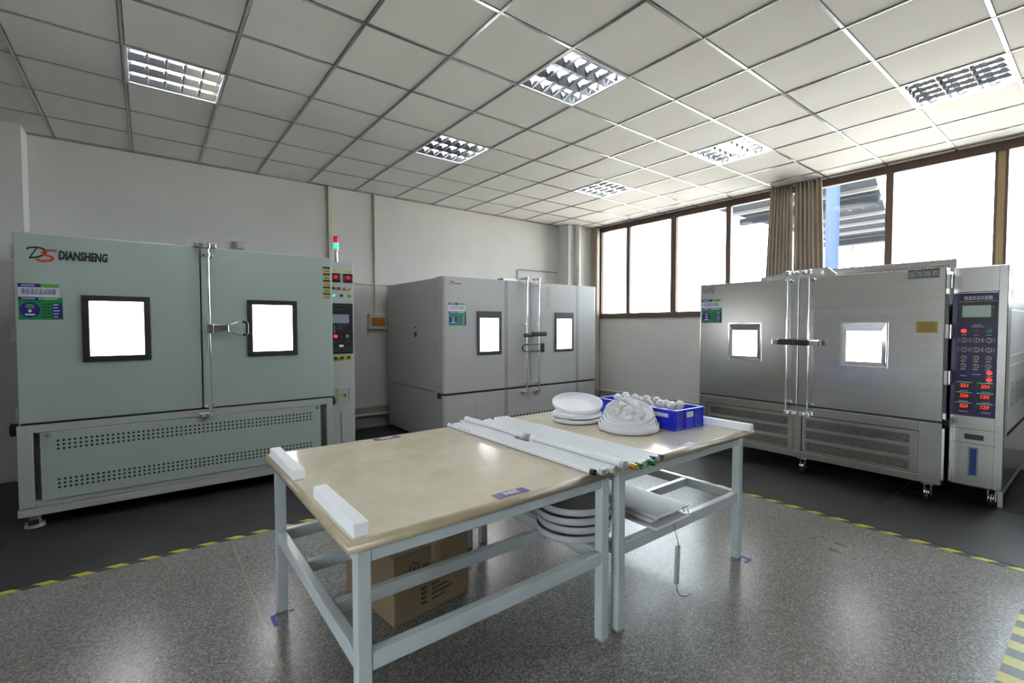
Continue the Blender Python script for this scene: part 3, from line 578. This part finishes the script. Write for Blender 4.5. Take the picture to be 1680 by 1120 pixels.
f.box(MB(), -2.925, -.85, .665, .677, -.12, -.008, M['gasket']).build('door_gasket', Cc)
dl = f.box(MB(), -2.932, -1.9065, .677, 1.908, -.135, 0, S, .006, 2).build('door', Cc)
dr = f.box(MB(), -1.9025, -.845, .677, 1.908, -.135, 0, S, .006, 2).build('door', Cc)
def funnel(dd, a0, a1, b0, b1, t):
    mb = MB(); o = [(a0, b0), (a1, b0), (a1, b1), (a0, b1)]; i = [(a0+t, b0+t*1.1), (a1-t, b0+t*1.1), (a1-t, b1-t*1.9), (a0+t, b1-t*1.9)]
    f.ring(mb, a0-.012, a1+.012, b0-.012, b1+.012, .012, 0, .010, M['chrome'], .002)
    for q in range(4):
        r_ = (q+1) % 4; mb.add([f.p(*o[q], .008), f.p(*o[r_], .008), f.p(*i[r_], .0015), f.p(*i[q], .0015)], [[0, 1, 2, 3]], M['chrome'])
    mb.build('viewing_window', dd); glow(f, dd, a0+t-.002, a1-t+.002, b0+t*1.1-.002, b1-t*1.9+.002)
funnel(dl, -2.583, -2.262, 1.092, 1.466, .036); funnel(dr, -1.54, -1.216, 1.092, 1.466, .036)
mb = MB(); f.text(mb, 'Hongjin', .055, -2.915, 1.873, M['greyink'], .001, align='LEFT', shear=.25, width=.15); f.text(mb, '鸿进仪器', .05, -2.915, 1.828, M['greyink'], .001, align='LEFT', bold=.0006, width=.15, shear=.15); mb.build('logo', dl)
door_card(f, dl, -2.912, 1.478, .235, '恒温恒湿试验箱', 7)
for q in range(4):
    a = -1.083+q*.05; mb = MB(); f.box(mb, a, a+.047, 1.832, 1.905, 0, .0012, M['ink']); f.box(mb, a+.003, a+.044, 1.836, 1.893, .001, .0018, M['bluegrey']); f.poly(mb, [(a+.006, 1.888), (a+.041, 1.888), (a+.0235, 1.856)][::-1], .0015, .0025, M['ink']); f.poly(mb, [(a+.012, 1.884), (a+.035, 1.884), (a+.0235, 1.863)][::-1], .002, .003, M['yellow2']); f.box(mb, a+.008, a+.038, 1.842, 1.846, .0015, .0024, M['ink']); mb.build('warning_label', dr)
mb = MB(); f.box(mb, -1.023, -.887, 1.388, 1.481, 0, .0015, M['gold'])
for q in range(5): f.box(mb, -1.008, -.905+.008*(q % 2), 1.404+q*.015, 1.408+q*.015, .001, .0022, M['ink'])
mb.build('maker_plate', dr)
for z in (1.80, 1.40, 1.03):
    mb = MB().box(5.005, 5.07, .822, .846, z-.055, z+.055, M['satin'], .004).cyl((5.06, .822, z-.055), (5.06, .822, z+.055), .014, M['satin'], 12); mb.build('hinge', dr)
MB().lathe([(.001, -.015), (.035, -.015), (.042, 0), (.035, .015), (.001, .015)], (5.05, .83, .655), (0, 1, 0), M['gasket'], 16).build('door_stop', Cc)
for a, cs in ((-1.99, -1), (-1.80, 1)):
    rod = MB().cyl(f.p(a, .585, .045), f.p(a, 1.965, .045), .011, M['chrome'], 12).build('lock_rod', Cc)
    for z in (1.955, .598):
        mb = MB(); f.box(mb, a-.012, a+.012, z-.022, z+.022, .02, .07, M['chrome'], .004); f.box(mb, min(a, a-.075*cs), max(a, a-.075*cs), z-.016, z+.016, -.02, .035, M['satin'], .004); mb.cyl(f.p(a-.045*cs, z, .01), f.p(a-.045*cs, z, .06), .013, M['chrome'], 10); mb.build('rod_bracket', rod)
    for z in (1.885, .70):
        mb = MB().cyl(f.p(a, z-.014, .045), f.p(a, z+.014, .045), .018, M['chrome'], 12); f.box(mb, a-.035, a+.035, z-.01, z+.01, 0, .02, M['chrome'], .003); mb.build('rod_guide', rod)
    mb = MB()
    if cs < 0: f.box(mb, -2.055, -1.912, 1.262, 1.318, .06, .092, M['black'], .008, 2); f.box(mb, -2.115, -2.055, 1.264, 1.316, .05, .085, M['chrome'], .005)
    else: f.box(mb, -1.902, -1.785, 1.258, 1.315, .06, .092, M['black'], .008, 2); f.box(mb, -1.785, -1.695, 1.262, 1.312, .05, .085, M['chrome'], .005); f.box(mb, -1.700, -1.690, 1.258, 1.316, .05, .09, M['black'], .002)
    mb.build('lock_handle', rod)
f.poly(MB(), [(-2.31, 1.908), (-1.632, 1.908), (-1.632, 1.934), (-1.70, 1.998), (-2.055, 1.998), (-2.11, 1.972), (-2.31, 1.946)], -.13, -.10, M['satin']).build('top_cowl', Cc)
mb = MB().box(5.60, 6.3, .885, 1.89, 1.895, 2.032, S, .005); a = -1.87; fx = Face((5.60, 0, 0), (0, -1, 0), (-1, 0, 0))
while a < -.93: fx.poly(mb, [(a, 1.958), (a+.006, 1.958), (a+.014, 1.982), (a+.008, 1.982)], 0, .001, M['hole']); a += .0165
mb.build('fan_box', Cc)
# control column of the stainless chamber
fk = Face((5.20, 0, 0), (0, -1, 0), (-1, 0, 0))
cb = MB().box(5.20, 6.60, .523, .838, .16, 1.915, S, .005).build('control_cabinet', Cc)
mb = MB()
for z0, z1 in ((1.71, 1.716), (.617, .6195), (.502, .5045), (.157, .16)): fk.box(mb, -.812, -.566, z0, z1, 0, .0008, M['hole'])
fk.box(mb, -.5755, -.574, .16, 1.913, 0, .0008, M['hole']); fk.box(mb, -.817, -.8155, .16, 1.913, 0, .0008, M['hole']); mb.build('panel_gap', cb)
mb = MB(); fk.box(mb, -.744, -.634, .535, .578, 0, .004, M['black'], .003); mb.build('drawer_pull', cb)
mb = MB(); fk.box(mb, -.718, -.660, .24, .475, 0, .004, M['bluegrey'], .012, 3); fk.box(mb, -.708, -.670, .25, .465, .003, .007, M['blueglass'], .006, 2); mb.build('level_gauge', cb)
fs_ = Face((0, .523, 0), (1, 0, 0), (0, -1, 0)); W_ = M['base']; mb = MB(); M['sidepaint'] = mat('white_side_panel', (.70, .69, .72), .4)
fs_.box(mb, 5.36, 6.58, 1.63, 1.90, -.01, .003, M['sidepaint'], .002); fs_.box(mb, 5.36, 6.58, .60, 1.575, -.01, .003, M['sidepaint'], .002); fs_.box(mb, 5.36, 6.58, 1.575, 1.63, -.01, .001, M['ribgrey']); fs_.box(mb, 5.36, 6.58, .57, .60, -.01, .001, M['hole'])
for x0 in (5.44, 5.70, 5.96):
    for q in range(8): fs_.box(mb, x0, x0+.2, 1.655+q*.018, 1.664+q*.018, .002, .006, M['ribgrey'])
for x0 in (5.44, 5.75, 6.06):
    for q in range(9): fs_.box(mb, x0, x0+.25, .80+q*.022, .81+q*.022, .002, .006, M['ribgrey'])
fs_.box(mb, 5.36, 6.58, 1.20, 1.212, .002, .006, M['whiteink']); fs_.box(mb, 5.36, 6.58, 1.12, 1.130, .002, .006, M['whiteink']); mb.build('side_panel', cb)
P = fk.box(MB(), -.838, -.573, .722, 1.708, 0, .010, M['navy'], .003).build('control_panel', Cc)
mb = MB(); fk.text(mb, '恒温恒湿试验箱', .034, -.688, 1.664, M['handle'], .0105, bold=.0004, width=.162)
for z, a0, a1 in ((1.452, -.712, -.664), (1.438, -.722, -.654), (1.372, -.778, -.752), (1.372, -.705, -.678), (1.372, -.635, -.608), (.925, -.78, -.735), (.84, -.78, -.735), (.758, -.78, -.735), (.925, -.65, -.605), (.84, -.65, -.605), (.76, -.65, -.605), (1.047, -.63, -.595), (.997, -.63, -.595), (1.045, -.78, -.745), (1.06, -.71, -.66)):
    q = a0
    while q < a1: fk.box(mb, q, q+.005, z-.003, z+.003, .010, .0106, M['handle']); q += .0075
mb.build('lettering', P)
mb = MB(); fk.box(mb, -.802, -.586, 1.489, 1.640, .010, .016, M['dark'], .004); fk.box(mb, -.776, -.613, 1.514, 1.606, .016, .018, M['lcd']); fk.disc(mb, -.600, 1.59, .004, .016, .018, M['whiteink'], 8); mb.build('screen', P)
for a, m_ in ((-.764, 'redlamp'), (-.692, 'redoff'), (-.621, 'greenoff')): fk.disc(MB(), a, 1.404, .017 if m_ != 'redoff' else .011, .010, .024, M[m_], 16).build('button', P)
for z, R_ in ((1.331, .019), (1.255, .019), (1.191, .0165), (1.127, .0165)):
    for a in (-.762, -.690, -.620):
        mb = MB(); fk.disc(mb, a, z, R_, .010, .0125, M['handle'], 18); fk.disc(mb, a, z, R_*.78, .0125, .022, M['black'], 16); fk.box(mb, a-.0022, a+.0022, z-R_*.6, z+R_*.7, .022, .024, M['yellow']); 
        if R_ > .018:
            for q in range(4): fk.box(mb, a-.036, a-.028, z-.014+.009*q, z-.011+.009*q, .010, .0108, M['handle']); fk.box(mb, a+.026, a+.034, z-.014+.009*q, z-.011+.009*q, .010, .0108, M['handle'])
        else: fk.box(mb, a-.016, a+.014, z-.032, z-.026, .010, .0108, M['handle'])
        mb.build('selector_knob', P)
for z in (1.076, 1.022): fk.disc(MB(), -.612, z, .017, .010, .020, M['redlamp'], 16).build('button', P)
for z, ta, tb in ((.967, '221', '224'), (.885, '226', '125'), (.802, '223', '129')):
    for a, t_ in ((-.752, ta), (-.632, tb)):
        mb = MB(); fk.box(mb, a-.050, a+.046, z-.024, z+.024, .010, .013, M['black'], .002); fk.text(mb, t_, .036, a, z, M['redled'], .0135, bold=.0008, width=.050, shear=.15); fk.box(mb, a-.048, a+.044, z+.026, z+.028, .010, .011, M['greenlamp']); mb.build('digital_display', P)
def caster(x, y, par, r=.052):
    z = .004; k_ = MB().box(x-.04, x+.04, y-.04, y+.04, .150, .160, M['satin'], .002)
    for s_ in (-.022, .022): k_.box(x-.022, x+.03, y+s_-.002, y+s_+.002, z+r, .150, M['satin'])
    arc = [(x-.060*math.cos(t), y, z+r+.060*math.sin(t)) for t in [q*math.pi/8 for q in range(1, 8)]]
    for d in (-.014, 0, .014): k_.tube([(p[0], p[1]+d, p[2]) for p in arc], .007, M['chrome'], 6)
    c = k_.build('caster', par); MB().lathe([(.001, -.018), (r*.8, -.018), (r, -.012), (r, .012), (r*.8, .018), (.001, .018)], (x, y, z+r), (0, 1, 0), M['black'], 20).build('wheel', c); return c
for x, y in ((5.05, .93), (5.05, 1.86), (5.05, 2.83), (5.27, .585), (6.45, .93), (6.45, 2.83), (6.45, .60)): caster(x, y, Cc)
mb = MB().box(5.33, 6.55, .53, .57, .10, .14, M['satin'], .003).box(5.32, 5.35, .53, .56, .004, .16, M['satin'], .002); mb.build('base_rail', Cc)

# ------------------------------------------------------------------ tables
def make_table(x0, x1, lx0, lx1, label):
    T = thing('work_table', ((x0+x1)/2, 2.03, 0), label, 'table', 'white-framed work tables'); W = M['white']
    y0, y1 = 1.395, 2.66; ly0, ly1 = 1.41, 2.60; s = .046
    mb = MB(); pr = [(0, .795), (.008, .7945), (.017, .789), (.021, .776), (.017, .762), (.006, .756), (0, .755)]
    top = [(x0+.02, y0+.02), (x1-.02, y0+.02), (x1-.02, y1-.02), (x0+.02, y1-.02)]
    nx = [(-1, -1), (1, -1), (1, 1), (-1, 1)]; vs = []
    for d, z in pr:
        for (x, y), (a, b) in zip(top, nx): vs.append((x+a*d, y+b*d, z))
    fs = [[i*4+k, (i+1)*4+k, (i+1)*4+(k+1) % 4, i*4+(k+1) % 4] for i in range(len(pr)-1) for k in range(4)]
    mb.add(vs, fs, M['edge'], True); mb.add([(x, y, .795) for x, y in top], [[0, 1, 2, 3]], M['marble']); mb.add([(x, y, .755) for x, y in top], [[3, 2, 1, 0]], M['edge']); mb.build('tabletop', T)
    for x in (lx0, lx1-s):
        for y in (ly0, ly1-s): 
            lg = MB().box(x, x+s, y, y+s, .008, .755, W, .004, 2).build('leg', T); MB().box(x+.001, x+s-.001, y+.001, y+s-.001, 0, .008, M['baseboard']).build('foot_pad', lg)
    for y in (ly0+.004, ly1-s+.004): MB().box(lx0+s, lx1-s, y, y+.036, 0.714, .754, W, .003).build('apron', T); MB().box(lx0+s, lx1-s, y, y+.04, .362, .420, W, .005, 2).build('lower_rail', T)
    for x in (lx0+.003, lx1-s+.003): MB().box(x, x+.036, ly0+s, ly1-s, 0.714, .754, W, .003).build('apron', T); MB().box(x, x+.04, ly0+s, ly1-s, .362, .420, W, .005, 2).build('lower_rail', T)
    for y in (1.765, 2.15): MB().box(lx0+.043, lx1-s+.003, y, y+.036, .366, .418, W, .004).build('lower_rail', T)
    return T
make_table(.46, 1.668, .492, 1.655, 'beige-topped white steel work table, mostly bare, with box beneath')
make_table(1.675, 3.02, 1.725, 2.905, 'beige-topped white steel work table carrying the blue crate and round covers')
TZ = .795
FG = 'white foam bars on the tables'
def foam(x0, x1, y0, y1, h, label): tag(MB().box(x0, x1, y0, y1, TZ, TZ+h, M['foam'], .004, 2).build('foam_bar'), label, 'foam bar', FG)
foam(.474, .522, 2.12, 2.59, .045, 'white foam bar at back corner of the bare table'); foam(.487, .537, 1.425, 1.865, .046, 'white foam bar along the near end edge of the bare table'); foam(2.915, 2.962, 1.375, 2.2, .045, 'white foam bar along table end beside the blue crate')
def sign(x0, x1, y0, y1, label, sk=0):
    mb = MB().obox((0, 0, TZ), (1, 0, 0), (0, 1, 0), (0, 0, 1), x0, x1, y0, y1, .0002, .0012, M['purple']); mb.text('待检区', .034, ((x0+x1)/2, (y0+y1)/2, TZ+.0012), (1, 0, 0), (0, 1, 0), M['whiteink'], bold=.0008, width=(x1-x0)*.5)
    tag(mb.build('table_sign'), label, 'sign', 'purple table signs')
sign(1.04, 1.189, 1.417, 1.470, 'purple sign with white characters on front edge of bare table'); sign(1.016, 1.168, 2.575, 2.628, 'purple sign with white characters on back edge of bare table'); sign(2.29, 2.44, 1.42, 1.473, 'purple sign with white characters on front edge of crate table'); 

# LED tubes lying across the two tables
tubes = {}
def led_tube(x, y0, y1, r, cap, label, short=0):
    key = (round(y1-y0, 3), r, cap)
    if key not in tubes:
        t = thing('led_tube', (x, y0, TZ), label, 'lamp tube', 'LED tubes lying across the tables'); z = TZ+r; cl = {'w': 'opal', 'g': 'goldcap', 'n': 'greencap', 'a': 'alu', 'k': 'black', 'c': 'opal2'}[cap]
        L = .035 if cap in 'gn' else .022
        MB().cyl((x, y0+L, z), (x, y1-.022, z), r, M['tube'], 14).build('tube_body', t)
        for a, b, mm, s in ((y0, y0+L, cl, -1), (y1-.022, y1, 'opal', 1)):
            c = MB().cyl((x, a, z), (x, b, z), r+.0006, M[mm], 14).build('end_cap', t)
            e = a if s < 0 else b; k_ = MB()
            for d in (-.006, .006): k_.cyl((x+d, e, z), (x+d, e+s*.008, z), .0013, M['alu'], 6)
            k_.build('pin', c)
        tubes[key] = t
    else: t = copy_tree(tubes[key]); t.location = (x, y0, TZ); t['label'] = label
    return t
led_tube(1.536, 1.390, 2.650, .0125, 'k', 'white tube at the bare side of the row, black-ringed front end')
MBd = tubes[(1.26, .0125, 'k')]
k_ = MB()
for y in (2.60, 2.50, 2.47, 2.44, 2.41, 2.39): k_.cyl((1.526, y, TZ+.0205), (1.5255, y, TZ+.021), .004, M['ink'], 8)
k_.build('vent_hole', MBd)
led_tube(1.564, 1.366, 2.626, .0125, 'c', 'white tube with clear end cap, second of the row from the bare side')
led_tube(1.592, 1.372, 2.632, .0125, 'w', 'white tube with white end cap, third of the row from the bare side')
led_tube(1.620, 1.352, 2.612, .0125, 'c', 'white tube with clear end cap touching the half-length tubes')
led_tube(1.650, 1.368, 1.968, .0125, 'a', 'half-length slim white tube with metal cap, front one of its pair')
led_tube(1.650, 2.085, 2.685, .0125, 'a', 'half-length slim white tube with metal cap, back one of its pair')
led_tube(1.694, 1.350, 2.000, .022, 'c', 'thick half-length white tube ending at the table front')
led_tube(1.694, 2.040, 2.690, .022, 'c', 'thick half-length white tube ending at the table back')
for k, (x, y0, cap, lab) in enumerate(((1.742, 1.322, 'g', 'white tube with the only gold end cap'), (1.770, 1.318, 'n', 'white tube with green end cap beside the gold-capped tube'), (1.799, 1.335, 'w', 'white tube with white end cap just past the first green cap'), (1.828, 1.340, 'a', 'white tube with metal end cap between the two green-capped tubes'),
        (1.857, 1.312, 'n', 'white tube with green end cap farther from the gold cap'), (1.886, 1.352, 'a', 'white tube with metal end cap just past the farther green cap'), (1.915, 1.356, 'k', 'white tube with black end cap, third from the crate side'), (1.944, 1.350, 'a', 'white tube with metal end cap, second from the crate side'), (1.973, 1.346, 'k', 'white tube with black end cap on the crate side of the row'))):
    led_tube(x, y0, round(y0+1.27, 3), .0125, cap, lab)

# round lamp covers
def cover(name, c, R, h, label, tilt=0, axis=(1, 0, 0), m='opal', group='round white lamp covers', open_=True, t=.004):
    pr = ([(.001, .004), (R*.55, .003), (R*.9, .0015), (R-.004, .006), (R, .014), (R, h), (R-t, h), (R-t, .016), (R-.008, .011), (R*.9, .006), (R*.5, .0075), (.001, .0085)] if open_ else
          [(.001, h), (R*.3, h*.995), (R*.6, h*.93), (R*.85, h*.72), (R*.97, h*.42), (R, .012), (R, .0), (R-t, 0), (R-t, .012), (R*.95, h*.38), (R*.82, h*.66), (R*.58, h*.86), (.001, h*.93)])
    ax = Matrix.Rotation(tilt, 3, V(axis)) @ V((0, 0, 1)); mb = MB().lathe(pr, c, ax, M[m], 48); return tag(mb.build(name), label, 'lamp cover', group)
c1 = (2.335, 2.285)
cover('lamp_cover', (*c1, TZ), .170, .030, 'shallow round white lamp cover at the bottom of the dish-topped stack')
cover('lamp_cover', (c1[0]+.004, c1[1]-.004, TZ+.0315), .168, .030, 'shallow round white lamp cover in the middle of the dish-topped stack')
cover('lamp_cover', (c1[0]+.005, c1[1]-.002, TZ+.104), .172, .030, 'tilted white dish cover on top of the stack beside the crate back', .235, (.80, -.60, 0))
c2 = (2.385, 1.880)
cover('lamp_cover', (*c2, TZ), .186, .050, 'round white lamp cover lowest under the bulb-filled dish')
TA = V((.70, -.714, 0)).normalized(); AW = V((-TA.y, TA.x, 0)); ck, tk, Rk = V((*c2, TZ)), 0.0, .186
for R2, lab in ((.171, 'tilted round white lamp cover nested in the flat lowest one beside the crate'), (.158, 'tilted round white lamp cover nested just under the bulb-filled dish'), (.146, 'steeply tilted round white dish full of bulbs beside the crate')):
    m0 = Matrix.Rotation(tk, 3, TA); tk += .125; m1 = Matrix.Rotation(tk, 3, TA)
    ck = ck-(m0 @ AW)*(Rk-.012)+(m0 @ V((0, 0, .0115)))+(m1 @ AW)*R2; Rk = R2
    cover('lamp_cover', ck, R2, .040, lab, tk, TA)
c3, T3 = ck, tk
# bulbs
def make_bulb():
    t = thing('led_bulb', (0, 0, 0), '', 'bulb', 'loose LED bulbs')
    MB().lathe([(.0125, -.028), (.016, -.018), (.026, -.004), (.0295, .010), (.0285, .020), (.021, .031), (.010, .0365), (.0005, .038)], (0, 0, 0), (0, 0, 1), M['bulb'], 18).build('globe', t)
    MB().lathe([(.0005, -.050), (.006, -.049), (.0125, -.044), (.0118, -.041), (.013, -.038), (.0118, -.035), (.013, -.032), (.0125, -.028)], (0, 0, 0), (0, 0, 1), M['screw'], 14).build('screw_base', t); return t
bulb0 = make_bulb(); used = [False]
def bulb(p, d, label, group, k=1):
    t = copy_tree(bulb0) if used[0] else bulb0; used[0] = True
    t.location = p; t.rotation_euler = V(d).to_track_quat('Z', 'Y').to_euler(); t['label'] = label; t['group'] = group; t.scale = (k, k, k)
rb = random.Random(5); RM = Matrix.Rotation(T3, 3, V(TA))
for k in range(6):
    a = k*2*math.pi/5; R_ = .080 if k < 5 else 0
    bulb(c3+RM @ V((R_*math.cos(a), R_*math.sin(a), .036)), RM @ V((math.cos(a+1.75), math.sin(a+1.75), .25)), 'small clear-white bulb lying in the tilted round cover', 'bulbs in the round cover', .72)
# blue crate
th = math.radians(-3); cu, cv = V((math.cos(th), math.sin(th), 0)), V((-math.sin(th), math.cos(th), 0)); co = V((2.572, 1.668, TZ)); CW, CD, CH = .285, .66, .128
K = thing('plastic_crate', (2.72, 1.95, TZ), 'open blue plastic crate full of bulbs on the table', 'crate')
mb = MB(); X = lambda a0, a1, b0, b1, c0, c1, m=M['crate'], bev=.002: mb.obox(co, cu, cv, (0, 0, 1), a0, a1, b0, b1, c0, c1, m, bev)
X(0, CW, 0, CD, 0, .006); X(0, CW, 0, .005, .004, CH); X(0, CW, CD-.005, CD, .004, CH); X(0, .005, .004, CD-.004, .004, CH); X(CW-.005, CW, .004, CD-.004, .004, CH)
X(-.009, CW+.009, -.009, .007, CH-.010, CH); X(-.009, CW+.009, CD-.007, CD+.009, CH-.010, CH); X(-.009, .007, .006, CD-.006, CH-.010, CH); X(CW-.007, CW+.009, .006, CD-.006, CH-.010, CH)
X(-.004, CW+.004, -.004, .002, 0, .012); X(-.004, .002, 0, CD, 0, .012)
for a in (.001, CW*.34, CW*.66, CW-.007): X(a, a+.006, -.007, .002, .006, CH-.006)
for b in (.002, CD*.25, CD*.5, CD*.75, CD-.008): X(-.007, .002, b, b+.006, .006, CH-.006); X(CW-.002, CW+.007, b, b+.006, .006, CH-.006)
mb.build('crate_body', K)
mb = MB(); X(CW*.38, CW*.62, -.008, .0, CH*.58, CH*.86, M['handle'], .004); mb.build('card_holder', K)
mb = MB(); X(-.008, .0, .05, .17, CH*.60, CH*.80, M['handle'], .006); mb.build('hand_grip', K)
rb = random.Random(3); up3 = lambda: (rb.uniform(-.3, .3), rb.uniform(-.3, .3), 1)
for r_ in range(7):
    for q in range(3):
        bulb(co+cu*(.065+q*.078)+cv*(.055+r_*.0915)+V((0, 0, .058+rb.uniform(0, .006))), up3(), 'white bulb among those lying loose in the blue crate', 'bulbs in the blue crate')
for r_ in range(6):
    for q in range(2):
        bulb(co+cu*(.104+q*.078)+cv*(.101+r_*.0915)+V((0, 0, .122+.004*(r_ > 2)+rb.uniform(0, .003))), ((rb.uniform(-.3, .3), rb.uniform(-.3, .3), 1) if rb.random() < .4 else (rb.uniform(-.3, .2), 1, rb.uniform(.1, .5))), 'white bulb on top of the heap in the blue crate', 'bulbs heaped on top in the crate')

# ------------------------------------------------------------------ under the tables
cs_ = (1.69, 1.675)
for k in range(4):
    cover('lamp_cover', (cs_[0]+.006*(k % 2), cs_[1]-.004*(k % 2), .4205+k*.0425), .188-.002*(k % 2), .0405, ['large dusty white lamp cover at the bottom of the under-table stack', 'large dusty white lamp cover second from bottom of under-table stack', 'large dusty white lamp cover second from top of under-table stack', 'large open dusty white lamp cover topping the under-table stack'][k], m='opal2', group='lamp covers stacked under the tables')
def panel(x0, x1, y0, y1, z, label, rot=0):
    t = thing('panel_light', ((x0+x1)/2, (y0+y1)/2, z), label, 'panel light', 'flat panel lights on the rails')
    MB().box(x0, x1, y0, y1, z, z+.010, M['opal'], .003, 2).build('frame', t); MB().box(x0+.012, x1-.012, y0+.012, y1-.012, z+.0095, z+.0112, M['opal2']).build('diffuser', t)
    c = MB().box(x0+.04, x0+.10, y0+.06, y1-.06, z+.0105, z+.03, M['housing'], .002); c.box(x1-.10, x1-.04, y0+.06, y1-.06, z+.0105, z+.03, M['housing'], .002); return t, c
t1, c_ = panel(1.995, 2.295, 1.392, 1.99, .4205, 'white panel light underneath, lying on the crate table lower rails'); c_.build('spacer', t1)
mb = MB().tube([(2.29, 1.40, .432), (2.30, 1.41, .46), (2.27, 1.42, .47), (2.25, 1.40, .44)], .003, M['chrome'], 6); mb.build('spring_clip', t1)
panel(2.05, 2.35, 1.43, 2.03, .452, 'white panel light stacked on top of another under the crate table')
D = thing('led_driver', (2.135, 1.372, .114), 'slim white driver hanging on its wire from the panel light', 'driver')
MB().obox((2.135, 1.372, 0), (1, 0, 0), (0, 1, 0), V((.05, 0, 1)).normalized(), -.014, .012, -.008, .008, .114, .312, M['opal2'], .002).build('case', D)
MB().tube([(2.135, 1.389, .4215), (2.128, 1.384, .425), (2.126, 1.378, .41), (2.138, 1.372, .36), (2.152, 1.372, .33), (2.151, 1.372, .312)], .0022, M['cable'], 6).build('wire', D)
mb = MB().tube([(2.140, 1.372, .115), (2.145, 1.372, .08), (2.165, 1.37, .045), (2.20, 1.366, .026), (2.235, 1.362, .022)], .0022, M['cable'], 6).tube([(2.235, 1.362, .022), (2.255, 1.358, .032)], .0014, M['cable'], 5).tube([(2.235, 1.362, .022), (2.262, 1.366, .016)], .0014, M['cable'], 5); mb.build('wire', D)
# cardboard box
u = V((.455, .06, 0)); v = V((-.111, .486, 0)); Lb, Db, Hb = u.length, v.length, .335; u.normalize(); v = V((-u.y, u.x, 0)); o = V((.907, 2.092, 0)); Z = V((0, 0, 1))
BX = thing('cardboard_box', (1.08, 2.36, 0), 'taped brown cardboard box with printed writing on floor under the bare table', 'box')
MB().obox(o, u, v, Z, 0, Lb, 0, Db, 0, Hb-.004, M['card'], .004, 2).build('carton', BX)
MB().obox(o, u, v, Z, .001, Lb-.001, .001, Db/2-.002, Hb-.004, Hb, M['card'], .001).build('flap', BX); MB().obox(o, u, v, Z, .001, Lb-.001, Db/2+.002, Db-.001, Hb-.004, Hb, M['card'], .001).build('flap', BX)
mb = MB().obox(o, u, v, Z, Lb*.47, Lb*.60, -.0008, Db, Hb, Hb+.0008, M['packtape']).obox(o, u, v, Z, Lb*.47, Lb*.60, -.0012, .0, Hb-.09, Hb+.0008, M['packtape']); mb.build('packing_tape', BX)
fp = Face(o, u, -v); mb = MB(); fp.disc(mb, .115, .250, .030, 0, .0006, M['ink'], 24); fp.disc(mb, .115, .250, .025, .0005, .0009, M['card'], 24); fp.text(mb, 'sl', .035, .115, .252, M['ink'], .0010, bold=.001)
for a, z in ((.165, .245), (.185, .245), (.225, .252), (.245, .252)): fp.box(mb, a, a+.013, z-.007, z+.007, 0, .0008, M['ink'])
for q, (z, n1, n2) in enumerate(((.13, 2, 3), (.105, 2, 6), (.08, 2, 8), (.055, 2, 5))):
    for c in range(n1): fp.box(mb, .155+c*.018, .168+c*.018, z-.006, z+.006, 0, .0008, M['ink'])
    for c in range(n2): fp.box(mb, .22+c*.0165, .231+c*.0165, z-.005+c*.0006, z+.005+c*.0006, 0, .0008, M['ink'])
mb.build('printing', BX)
